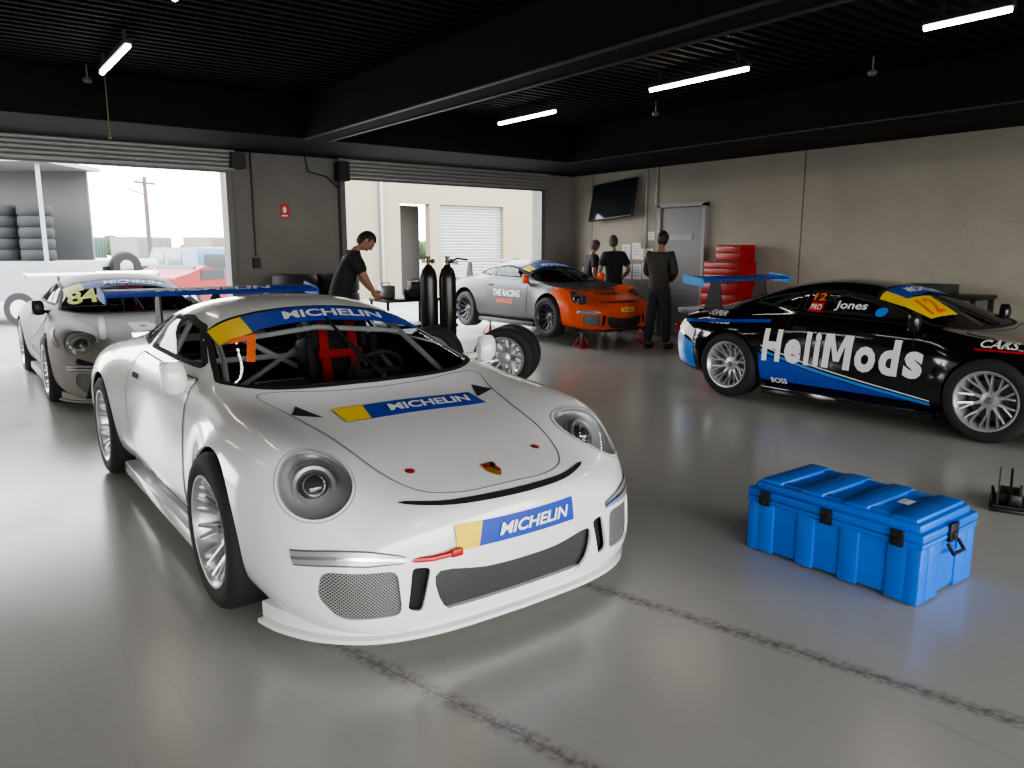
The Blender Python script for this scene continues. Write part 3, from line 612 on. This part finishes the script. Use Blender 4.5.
# ---------------- blue case
cb=mat('case_blue_plastic',(.006,.14,.66),.42,nz=.12,sc=14,bump=.08)
e=thing('storage_case','bright blue ribbed plastic transit case with black latches','case',(3.44,1.80,0)); e.scale=(1.11,1.09,1.03)
b=nb(); box(b,(0,0,.135),(.45,.77,.25),bev=.02,seg=2); box(b,(0,0,.262),(.475,.795,.025),bev=.008)
for y in(-.3,-.1,.1,.3):
    for q in(-1,1): box(b,(q*.224,y,.133),(.022,.085,.25),bev=.008)
for x in(-.12,.12):
    for q in(-1,1): box(b,(x,q*.384,.133),(.10,.022,.25),bev=.008)
for x in(-.2,.2):
    for y in(-.36,.36): box(b,(x,y,.135),(.068,.066,.262),bev=.01)
mk('case_body',b,cb,e)
b=nb(); box(b,(0,0,.295),(.475,.795,.04),bev=.01); box(b,(0,0,.325),(.43,.75,.045),bev=.016)
for y in(-.3,-.1,.1,.3): box(b,(0,y,.348),(.40,.105,.03),bev=.01)
for x in(-.16,.16): box(b,(x,0,.345),(.05,.7,.02),bev=.006)
mk('case_lid',b,cb,e)
for x,y,q in((-.243,.30,0),(-.243,.0,0),(-.243,-.3,0),(.243,.3,0),(.243,-.3,0),(.0,-.402,1)):
    b=nb(); s_=(.016,.05,.07) if not q else (.07,.016,.08)
    box(b,(x,y,.280),s_,bev=.004); box(b,(x*1.02,y*1.01,.268),(.02,.03,.03) if not q else (.03,.02,.03),bev=.003)
    if q: tube(b,[(-.045,-.405,.24),(-.045,-.43,.2),(.045,-.43,.2),(.045,-.405,.24)],.008,8)
    mk('latch',b,black,e)
flat('case_label',e,[(rect2(.07,.05),(0,0),white),(text2('TRC',.04,.015),(0,.008),black)],(-.02,-.22,.3645),(1,0,0),(0,1,0))
e=thing('folding_stand','small black folding steel stand lying on the floor','stand',(4.97,1.68,0),R(20))
b=nb(); box(b,(0,0,.012),(.34,.2,.024),bev=.005); bar(b,(-.15,0,.03),(.05,0,.20),.06,.06,.012,(0,1,0)); bar(b,(-.15,.06,.03),(-.12,.06,.26),.03,.02,.008,(0,1,0)); bar(b,(.14,-.05,.03),(-.06,-.05,.12),.06,.06,.012,(0,1,0)); box(b,(0,0,.06),(.2,.12,.07),bev=.01); cyl(b,(-.16,-.08,.035),(-.16,.08,.035),.012); tube(b,[(-.05,.08,.03),(.05,.09,.09),(.15,.08,.03)],.008)
mk('stand_frame',b,black,e)
# ---------------- loose wheels
ra=math.atan2(-.66,-.75)-math.pi
for i,(x,y) in enumerate(((4.92,6.66),(5.16,6.87),(4.34,7.22))): wheel(None,(x,y,.337),(0,0,ra+(.04*i)),None,'spare_tyre','spare race wheel standing on its tread beside the white car','wheel','standing spare wheels',disc=False)
for (x,y) in((4.38,11.3),(5.1,11.35)):
    for k in range(4): wheel(None,(x,y,.142+k*.284),(0,R(90),k*.3),mat('dark_rim',(.08,.08,.085),.35,.8),'spare_tyre','spare race wheel lying in a stack against the concrete pier','wheel','stacked spare wheels',disc=False)
for i,(x,y) in enumerate(((4.66,7.82),(4.84,7.69))):
    e=thing('gas_cylinder','tall black gas cylinder with brass valve','gas cylinder',(x,y,0),group='gas cylinders')
    b=nb(); lathe(b,[(0,0),(.095,0),(.102,.015),(.102,1.15),(.098,1.2),(.078,1.27),(.044,1.31),(.03,1.33),(.0,1.33)],seg=28); mk('cylinder_body',b,mat('cylinder_black',(.01,.01,.011),.3),e)
    b=nb(); cyl(b,(0,0,1.31),(0,0,1.40),.017); cyl(b,(-.03,0,1.37),(.05,0,1.37),.012); sph(b,(.06,0,1.37),.028); cyl(b,(0,0,1.4),(0,0,1.43),.028); mk('cylinder_valve',b,mat('brass',(.12,.09,.05),.4,.7),e)
e=thing('air_hose_stand','black upright hose stand with coiled air hose','stand',(5.04,7.97,0)); b=nb(); cyl(b,(0,0,.0),(0,0,1.35),.02); cyl(b,(0,0,0),(0,0,.03),.2)
tube(b,[(-.0,0,1.35),(.12,0,1.40),(.24,-.05,1.38)],.012); mk('stand_pole',b,black,e)
b=nb(); tube(b,[(.10*math.cos(k*.6),.10*math.sin(k*.6),.5+k*.009) for k in range(60)],.012,6); mk('air_hose',b,rubber,e)
e=thing('tool_cart','black tool cart carrying gear','cart',(4.76,8.60,0)); b=nb()
for z in(.18,.55,.88): box(b,(0,0,z),(.75,.5,.04),bev=.01)
for x in(-.35,.35):
    for y in(-.22,.22): cyl(b,(x,y,.06),(x,y,.9),.018); cyl(b,(x-.015,y,.05),(x+.015,y,.05),.05)
mk('cart_frame',b,black,e)
for i,(x,y,h,m) in enumerate(((-.2,.12,.16,steel),(.08,-.1,.12,black),(.22,.1,.2,black))):
    t_=thing('tool_box','small tool box resting on the black cart','tool box',(4.76+x,8.60+y,.90)); b=nb(); box(b,(0,0,h/2),(.2,.16,h),bev=.015); mk('box_body',b,m,t_); b=nb(); tube(b,[(-.06,0,h-.004),(-.05,0,h+.03),(.05,0,h+.03),(.06,0,h-.004)],.007); mk('handle',b,black,t_)
rdk=mat('tool_chest_red',(.35,.008,.008),.4); rdg=mat('chest_gap',(.05,.003,.003),.6)
def chest(x,y,z0,w,dp,h,nd_,nm,lab):
    e=thing(nm,lab,'tool chest',(x,y,z0)); b=nb(); box(b,(0,0,h/2),(dp,w,h),bev=.01); box(b,(-dp/2,0,h/2),(.004,w-.03,h-.02),1); mk('chest_body',b,[rdk,rdg],e)
    for k in range(nd_):
        hh=(h-.04)/nd_; z=.02+hh*(k+.5); b=nb(); box(b,(-dp/2-.006,0,z),(.010,w-.04,hh-.012),bev=.002); dw=mk('drawer',b,rdk,e)
        b=nb(); box(b,(-dp/2-.014,0,z+hh*.34),(.008,w*.4,.008)); mk('handle',b,steel,dw)
    return e
rc=chest(10.18,7.74,.10,.74,.44,.9,5,'roller_cabinet','red steel roller tool cabinet with drawers by the wall')
chest(10.2,7.74,1.0,.72,.40,.32,3,'tool_chest','red steel tool chest with drawers stacked on the cabinet')
chest(10.22,7.66,1.32,.50,.34,.26,2,'tool_chest','small red top chest on the tool chest')
for x in(-.16,.16):
    for y in(-.28,.28): b=nb(); cyl(b,(x-.015,y,-.05),(x+.015,y,-.05),.05); mk('caster',b,rubber,rc)
e=thing('workbench','dark workbench with equipment against the concrete wall','workbench',(10.1,4.7,0)); b=nb(); box(b,(0,0,.93),(.6,1.6,.05),bev=.01)
for x in(-.26,.26):
    for y in(-.75,.75): box(b,(x,y,.45),(.05,.05,.91))
box(b,(0,0,.3),(.55,1.5,.03)); mk('bench_frame',b,black,e)
t_=thing('equipment_case','black equipment case on the workbench','case',(10.1,4.75,.955)); b=nb(); box(b,(0,0,.06),(.4,.9,.12),bev=.02); mk('case_body',b,mat('case_dark',(.03,.035,.03),.5),t_); b=nb(); box(b,(-.205,0,.06),(.012,.2,.03),bev=.004); mk('case_handle',b,steel,t_)
e=thing('television','black wall-mounted television tilted askew on its bracket','television',(10.36,10.6,2.42)); rt=M.Rotation(R(-4),3,'X')@M.Rotation(R(14),3,'Y')
b=nb(); box(b,(0,0,0),(.05,1.15,.72),rot=rt,bev=.012); mk('tv_body',b,black,e)
b=nb(); box(b,rt@V((-.026,0,0)),(.006,1.1,.67),rot=rt); mk('tv_screen',b,mat('tv_screen',(.02,.022,.026),.08),e)
b=nb(); box(b,(.1,0,0),(.14,.06,.1)); box(b,(.13,0,0),(.02,.3,.2)); mk('tv_bracket',b,steel,e)
paper=mat('paper',(.75,.75,.72),.7); ink=mat('ink',(.2,.25,.4),.6)
for i,(y,z,w,h) in enumerate(((10.35,1.45,.21,.30),(10.08,1.48,.21,.30),(9.82,1.42,.3,.21),(10.3,1.1,.21,.28),(10.05,1.1,.21,.28),(9.80,1.12,.24,.30),(9.72,1.75,.15,.15))):
    o=flat('notice_sheet',None,[(rect2(w,h),(0,0),paper)]+[(rect2(w*.7,.012),(0,h*.3-k*.05),ink) for k in range(4)],(X1-.004,y,z),(0,-1,0),(0,0,1)); o['label']='white printed notice sheet pinned to the concrete wall'; o['category']='poster'; o['group']='wall notices'
o=flat('fire_sign',None,[(rect2(.15,.22),(0,0),red),(ell2(.03,.05),(0,.02),white),(rect2(.1,.02),(0,-.07),white)],(4.5,Y1-.006,2.1),(1,0,0),(0,0,1)); o['label']='small red fire equipment sign on the concrete pier'; o['category']='sign'
b=nb(); tube(b,[(4.0,Y1-.03,2.95),(4.0,Y1-.03,1.4)],.012); tube(b,[(4.85,Y1-.03,2.95),(4.9,Y1-.05,2.72),(5.2,Y1-.05,2.66),(5.4,Y1-.03,2.5)],.012); box(b,(4.0,Y1-.04,1.3),(.1,.06,.16)); box(b,(3.75,Y1-.16,2.8),(.2,.2,.22)); box(b,(5.42,Y1-.16,2.74),(.18,.2,.3)); struct('trim_7',b,black,True)
for x,y in((1.55,9.7),(5.3,9.4),(8.0,7.4),(8.0,4.4)):
    e=thing('smoke_detector','small round detector hanging below the ceiling','detector',(x,y,3.3),group='ceiling detectors'); b=nb(); cyl(b,(0,0,.03),(0,0,.2),.01); lathe(b,[(0,-.02),(.035,-.015),(.05,.01),(.045,.035),(0,.04)],seg=16); mk('detector_head',b,steel,e)
e=thing('pull_chain','thin chain hanging from the ceiling','chain',(1.75,9.85,2.75)); b=nb(); tube(b,[(0,0,0),(0,0,.75)],.007); sph(b,(0,0,0),.02); mk('chain',b,mat('chain_brass',(.3,.24,.15),.5,.5),e)
# ---------------- people
def skinmesh(pts,edges,rad,sub=2):
    me=D.meshes.new('sk'); me.from_pydata([tuple(p) for p in pts],edges,[]); o=D.objects.new('sk',me); col.objects.link(o)
    o.modifiers.new('s','SKIN'); 
    for i,r in enumerate(rad): o.data.skin_vertices[0].data[i].radius=(r,r) if not hasattr(r,'__len__') else r
    o.data.skin_vertices[0].data[0].use_root=True
    m=o.modifiers.new('u','SUBSURF'); m.levels=sub
    C.view_layer.update(); r=D.meshes.new_from_object(o.evaluated_get(C.evaluated_depsgraph_get())); D.objects.remove(o); return r
def remesh(bm,vx):
    me=D.meshes.new('r'); bm.to_mesh(me); bm.free(); o=D.objects.new('r',me); col.objects.link(o)
    m=o.modifiers.new('r','REMESH'); m.mode='VOXEL'; m.voxel_size=vx; m2=o.modifiers.new('s','SMOOTH'); m2.factor=.5; m2.iterations=3
    C.view_layer.update(); r=D.meshes.new_from_object(o.evaluated_get(C.evaluated_depsgraph_get())); D.objects.remove(o); return r
skinm=mat('skin',(.30,.16,.105),.6,nz=.06)
def person(label,loc,yaw,H,lean,arms,shirt,pants,hair,sleeve='short',nod=0,bald=False,turn=0,step=0):
    e=thing('person',label,'person',loc,yaw,sc=H/1.75)
    RX=M.Rotation(lean,3,'X'); pv=V((0,0,.95)); up=lambda p:pv+RX@(V(p)-pv)
    J={'pel':pv,'spi':up((0,.01,1.12)),'che':up((0,.015,1.31)),'nek':up((0,.0,1.47)),'hb':up((0,-.015,1.56))}
    for q,s in((-1,'a'),(1,'b')):
        J['sh'+s]=up((q*.175,.01,1.41)); el,wr=arms[s]; J['el'+s]=V(el); J['wr'+s]=V(wr)
        st=q*step
        J['hp'+s]=V((q*.095,0,.90)); J['kn'+s]=V((q*.115,-.015+st*.5,.50)); J['an'+s]=V((q*.135,.02+st,.09)); J['to'+s]=V((q*.155,-.13+st,.04))
    rad=dict(pel=(.13,.11),spi=(.115,.095),che=(.14,.105),nek=.055,hb=.052,sh=.065,el=.043,wr=.028,hp=.088,kn=.055,an=.042,to=.04)
    names=list(J); ix={n:i for i,n in enumerate(names)}
    E=[('pel','spi'),('spi','che'),('che','nek'),('nek','hb')]
    for s in'ab': E+=[('che','sh'+s),('sh'+s,'el'+s),('el'+s,'wr'+s),('pel','hp'+s),('hp'+s,'kn'+s),('kn'+s,'an'+s),('an'+s,'to'+s)]
    rr=lambda n:rad[n] if n in rad else rad[n[:2]]
    body=nb(); me=skinmesh([J[n] for n in names],[(ix[a],ix[c]) for a,c in E],[rr(n) for n in names]); body.from_mesh(me)
    HR=M.Rotation(lean+nod,3,'X')@M.Rotation(turn,3,'Z'); hc=J['hb']+M.Rotation(lean+nod,3,'X')@V((0,-.015,.10))
    Hp=lambda p:hc+HR@V(p)
    vs=sph(body,(0,0,0),(.078,.098,.118),0,24,18)
    for v in vs:
        c=v.co; 
        if c.z<0 : c.x*=1+c.z*2.2; c.y=c.y*(1+c.z*1.2)-(-c.z)*.12
        v.co=Hp(c)
    sph(body,Hp((0,-.103,-.012)),(.014,.02,.026),rot=HR); sph(body,Hp((0,-.09,.035)),(.055,.018,.012),rot=HR); sph(body,Hp((0,-.088,-.062)),(.026,.014,.012),rot=HR)
    for q in(-1,1): sph(body,Hp((q*.08,.012,-.005)),(.012,.022,.033),rot=HR)
    for s,q in(('a',-1),('b',1)):
        w=J['wr'+s]; f=(w-J['el'+s]).normalized(); n=V((-q,0,0)); n=(n-f*n.dot(f)).normalized(); sd=f.cross(n)*1.0
        if sd.y>0: sd=-sd
        rm=M((sd,n,f)).transposed()
        sph(body,w+f*.05,(.042,.017,.058),rot=rm); tube(body,[w-f*.02,w+f*.04],.024)
        for k,(o_,ln) in enumerate(((-.031,.062),(-.011,.078),(.011,.082),(.031,.074))):
            r0=w+f*.09+sd*o_; 
            tube(body,[r0-f*.02,r0+f*ln*.35+n*.006,r0+f*ln*.7+n*.022,r0+f*ln*.85+n*.04],[.0095,.009,.0085,.007],8)
        r0=w+f*.03+sd*.036; tube(body,[r0-sd*.01,r0+sd*.022+f*.025+n*.01,r0+sd*.03+f*.055+n*.022],[.012,.0105,.009],8)
    r=remesh(body,.0085); mk('body',r,skinm,e)
    for q in(-1,1): b=nb(); sph(b,Hp((q*.03,-.088,.012)),(.012,.008,.007),0,10,8); mk('eye',b,mat('eye_dark',(.03,.02,.02),.3),e)
    b=nb(); vs=sph(b,(0,0,0),(.087,.109,.126),0,24,18); kill=[v for v in vs if (v.co.z<.050 and v.co.y<-.03) or v.co.z<-.10 or (bald and v.co.z>.085) or (v.co.y<.015 and v.co.z<-.02)]
    bmesh.ops.delete(b,geom=kill,context='VERTS')
    for v in b.verts: v.co=Hp(v.co+V((0,.004,.004)))
    mk('hair',b,hair,e,rec=False)
    ad=lambda r,k:tuple(x+k for x in r) if hasattr(r,'__len__') else r+k
    P=[V((0,0,.80)),J['pel'],J['spi'],J['che'],J['che'].lerp(J['nek'],.80)]; rd=[(.165,.15),ad(rad['pel'],.04),ad(rad['spi'],.045),ad(rad['che'],.04),.078]; ed=[(0,1),(1,2),(2,3),(3,4)]
    for s in'ab':
        P.append(J['sh'+s]); rd.append(.090); ed.append((3,len(P)-1))
        if sleeve=='short': P.append(J['sh'+s].lerp(J['el'+s],.78)); rd.append(.072); ed.append((len(P)-2,len(P)-1))
        else: P+= [J['el'+s],J['wr'+s].lerp(J['el'+s],.08)]; rd+=[.064,.046]; ed+=[(len(P)-3,len(P)-2),(len(P)-2,len(P)-1)]
    mk('shirt' if sleeve=='short' else 'jacket',skinmesh(P,ed,rd),shirt,e)
    P=[V((0,0,1.04)),V((0,0,.90))]; rd=[(.14,.12),(.15,.13)]; ed=[(0,1)]
    for s in'ab': P+=[J['hp'+s]+V((0,0,-.06)),J['kn'+s],J['an'+s]+V((0,.0,-.01))]; rd+=[.112,.08,.066]; k=len(P); ed+=[(1,k-3),(k-3,k-2),(k-2,k-1)]
    mk('trousers',skinmesh(P,ed,rd),pants,e)
    for s in'ab':
        a=J['an'+s]; b=nb(); vs=sph(b,(a.x*1.05,a.y-.075,.045),(.05,.145,.055),0,16,12)
        for v in vs: v.co.z=max(v.co.z,.0)
        mk('shoe',b,black,e)
    return e
bt=mat('black_cotton',(.012,.012,.014),.85,bump=.3,sc=25); nv=mat('dark_trousers',(.02,.02,.025),.85,bump=.3,sc=20); jk=mat('dark_jacket',(.03,.027,.025),.8,bump=.3,sc=20); hr=mat('dark_hair',(.015,.01,.008),.6); gh=mat('short_grey_hair',(.07,.05,.04),.7)
RELX={'a':((-.27,.04,1.14),(-.28,-.03,.89)),'b':((.27,.04,1.14),(.28,-.03,.89))}
person('man in a black t-shirt leaning over the tool cart',(3.90,8.64,0),R(72),1.80,R(22),{'a':((-.24,-.28,1.12),(-.15,-.38,.97)),'b':((.24,-.30,1.10),(.14,-.40,.97))},bt,nv,hr,nod=R(30),step=.08)
person('man in dark jacket and trousers standing with hands together',(8.80,7.96,0),R(105),1.76,R(3),{'a':((-.24,-.02,1.15),(-.07,-.24,1.03)),'b':((.24,-.02,1.15),(.07,-.24,1.06))},jk,nv,hr,sleeve='long',nod=R(10),turn=R(10),step=.05)
person('man in a black t-shirt with short hair seen from behind',(9.96,10.12,0),R(150),1.74,R(2),{'a':((-.28,.06,1.15),(-.22,-.14,1.0)),'b':((.27,.04,1.14),(.29,-.02,.89))},bt,nv,gh,nod=R(6),turn=R(-20))
person('man in dark shirt with cropped hair facing the wall notices',(9.92,10.70,0),R(70),1.68,R(4),RELX,nv,nv,gh,bald=True,nod=R(10),turn=R(25),step=.06)
# ---------------- outside
bw=mat('cream_render',(.21,.175,.125),.8,nz=.06,sc=2); rs=mat('white_roller',(.27,.28,.285),.5); dk=mat('dark_recess',(.06,.055,.05),.8)
e=thing('building','cream rendered building with white roller door','building',(16,22,-.02)); b=nb()
box(b,(-5.05,.15,2.5),(2.3,.3,5)); box(b,(-3.35,.15,4.0),(1.1,.3,2.)); box(b,(-2.6,.15,2.5),(.4,.3,5)); box(b,(-1.1,.15,4.0),(2.6,.3,2.0)); box(b,(5.2,.15,2.5),(10.,.3,5)); box(b,(2,3,5.05),(16,6,.1)); mk('building_wall',b,bw,e)
b=nb(); box(b,(-3.35,1.2,1.5),(1.6,.1,3)); mk('recess_door',b,dk,e)
b=nb(); 
for k in range(30): cyl(b,(-2.4,.2,.05+k*.1),(.2,.2,.05+k*.1),.055,seg=8)
mk('roller_door',b,rs,e)
b=nb(); cyl(b,(-4.6,-.08,0),(-4.6,-.08,5),.06); mk('downpipe',b,steel,e)
def vehicle(label,x,y,rz,L,W_,H_,m,kind='van',cat='car'):
    e=thing('parked_'+kind,label,cat,(x,y,-.02),rz); b=nb(); h=H_
    if kind=='van': pf=[(-L/2,.35),(L/2,.35),(L/2,.85),(L/2-.12,.98),(L/2-.75,h*.97),(L/2-1.1,h),(-L/2+.1,h),(-L/2,h*.9)]
    elif kind=='trailer': pf=[(-L/2,.5),(L/2,.5),(L/2,h),(-L/2,h)]
    else: pf=[(-L/2,.3),(L/2,.3),(L/2,.7),(L/2-.2,.82),(L/2-1.1,.92),(L/2-1.7,h),(-L/2+1.1,h),(-L/2+.5,.98),(-L/2,.9)]
    extr(b,rnd(pf,.12 if kind!='trailer' else .03,3),lambda x,y,k:V((x,(W_/2 if k else -W_/2),y)))
    mk('vehicle_body',b,m,e)
    ws=[]
    for q in(-1,1):
        if kind=='van': ws+=[((L/2-1.45,q*W_/2,h*.78),(.9,.02,h*.25),0),((-L*.1,q*W_/2,h*.78),(1.2,.02,h*.25),0)]
        elif kind!='trailer': ws+=[((-.1,q*W_/2,h*.82),(L*.3,.02,h*.2),0)]
    if kind=='van': ws+=[((L/2-.46,0,h*.76),(.05,W_*.85,h*.3),-32),((-L/2+.005,0,h*.74),(.04,W_*.8,h*.26),0)]
    elif kind!='trailer': ws+=[((-L/2+.78,0,h*.87),(.05,W_*.8,.42),52),((L/2-1.38,0,h*.85),(.05,W_*.8,.5),-50)]
    for c_,s_,r_ in ws: b=nb(); box(b,c_,s_,rot=M.Rotation(R(r_),3,'Y')); mk('vehicle_window',b,mat('dark_window',(.03,.035,.04),.1),e)
    for xx in(-L*.32,L*.32):
        for q in(-1,1):
            b=nb(); cyl(b,(xx,q*(W_/2-.2),.34),(xx,q*(W_/2+.01),.34),.34,seg=24); cyl(b,(xx,q*(W_/2),.34),(xx,q*(W_/2+.02),.34),.2,seg=16,mi=1); mk('vehicle_wheel',b,[rubber,silver],e)
    return e
ev=vehicle('white off-road van with spare wheel on its rear door',3.1,22.6,R(105),4.4,1.8,1.30,mat('van_white',(.26,.27,.28),.35),'van')
b=nb(); lathe(b,[(.17,-.1),(.33,-.1),(.37,-.05),(.37,.05),(.33,.1),(.17,.1)],M.Translation((-2.32,0,1.12))@M.Rotation(R(-90),4,'Y'),28,0,True); lathe(b,[(0,.08),(.17,.08),(.2,.02)],M.Translation((-2.32,0,1.12))@M.Rotation(R(-90),4,'Y'),20,1); mk('spare_wheel',b,[rubber,silver],ev)
vehicle('blue and white van parked outside',6.9,25.8,R(95),4.8,1.9,1.6,mat('van_blue',(.06,.14,.22),.3),'van')
vehicle('small red hatchback parked outside',4.95,19.6,R(37),2.9,1.5,1.15,mat('hatch_red',(.22,.012,.012),.5),'hatchback')
vehicle('small red hatchback parked outside',9.8,32.0,R(130),3.9,1.7,1.4,mat('hatch_red',(.35,.02,.02),.3),'hatchback')
tr=vehicle('white open-sided trailer stacked with tyres',1.0,19.6,R(-37),3.6,2.0,1.3,mat('trailer_white',(.26,.26,.26),.4),'trailer','trailer')
b=nb(); box(b,(-.3,.9,2.3),(4.0,.06,2.0)); mk('trailer_wall',b,mat('trailer_grey',(.08,.08,.08),.5),tr)
b=nb(); box(b,(-.2,0,3.25),(4.2,2.2,.08)); mk('trailer_roof',b,rs,tr)
for x in(-1.72,1.72): b=nb(); cyl(b,(x,-.9,1.28),(x,-.9,3.25),.04); mk('trailer_post',b,rs,tr)
src=None
for c_ in range(4):
    for k in range(5):
        if src is None:
            b=nb(); lathe(b,[(.2,-.10),(.29,-.11),(.315,-.08),(.32,0),(.315,.08),(.29,.11),(.2,.10),(.19,0)],seg=28,closed=True); o=mk('tyre',b,rubber); src=o
        else: o=src.copy(); col.objects.link(o)
        lx=1.30-c_*.69; a=R(-37); ly=-.45
        o.location=(1.0+lx*math.cos(a)-ly*math.sin(a),19.6+lx*math.sin(a)+ly*math.cos(a),1.28+.112+k*.224); o['label']='black tyre lying in a stack on the trailer'; o['category']='tyre'; o['group']='tyres on the trailer'
for i,(x,y,m,l) in enumerate(((8.4,64,(.08,.13,.10),'green shipping container in the distance'),(12.5,62,(.18,.18,.17),'grey shipping container in the distance'),(17,60,(.20,.17,.13),'tan shipping container in the distance'),(21,56,(.10,.14,.18),'blue grey shipping container in the distance'))):
    e=thing('shipping_container',l,'container',(x,y,-.02),R(35)); b=nb(); box(b,(0,0,1.25),(3.4,2.4,2.4))
    for k in range(14): box(b,(-1.6+k*.245,-1.22,1.25),(.1,.05,2.2))
    mk('container_body',b,mat('container%d'%i,m,.6),e); b=nb(); box(b,(1.72,0,1.25),(.03,2.2,2.2)); mk('container_door',b,steel,e)
e=thing('power_pole','tall timber power pole with crossarm and lamp','pole',(9.1,43.3,-.02),R(37)); b=nb(); cyl(b,(0,0,0),(0,0,5.2),.13,.09); box(b,(0,0,4.9),(1.4,.1,.1)); cyl(b,(0,0,4.3),(-1.1,0,4.5),.03); mk('pole_shaft',b,mat('timber',(.08,.06,.05),.8),e)
tm=mat('foliage',(.03,.045,.02),.9,nz=.5,sc=3)
for k in range(8):
    x=2+k*7.5; y=98-k*3; e=thing('tree','distant low green tree','tree',(x,y,-.02),group='distant trees'); b=nb()
    for j in range(5): sph(b,(random.uniform(-1.6,1.6),random.uniform(-.6,.6),random.uniform(1.3,2.0)),(random.uniform(1.2,1.9),1.2,random.uniform(.8,1.2)),0,12,8)
    mk('foliage',b,tm,e); b=nb(); cyl(b,(0,0,0),(0,0,1.6),.25); mk('trunk',b,mat('timber',(.08,.06,.05),.8),e)
# ---------------- world, portals, camera
w=D.worlds.new('sky'); C.scene.world=w; w.use_nodes=True; t=w.node_tree; bg=t.nodes['Background']
g=nd(t,'ShaderNodeSeparateXYZ',{0:nd(t,'ShaderNodeTexCoord').outputs['Generated']})
f=nd(t,'ShaderNodeMapRange',{0:g.outputs[2],1:0.,2:.6,3:0.,4:1.}).outputs[0]
t.links.new(mixc(t,f,(1,.96,.905,1),(.86,.93,1,1)),bg.inputs[0]); bg.inputs[1].default_value=11.
def portal(x0,x1,y,z,rx):
    l=D.lights.new('door_portal','AREA'); l.shape='RECTANGLE'; l.size=x1-x0; l.size_y=z; l.cycles.is_portal=True
    o=D.objects.new('door_portal',l); col.objects.link(o); o.location=((x0+x1)/2,y,z/2+.02); o.rotation_euler=(rx,0,0)
for p in(D0,D1,D2): portal(*p,Y1+.25,DH,R(-90))
for p in FD: portal(*p,Y0-.25,3.15,R(90))
cam=D.cameras.new('cam'); co=D.objects.new('camera',cam); col.objects.link(co); cam.sensor_width=36; cam.lens=26.72; cam.clip_end=500
co.location=(0,0,1.5); co.rotation_euler=(R(80),0,R(-37)); C.scene.camera=co
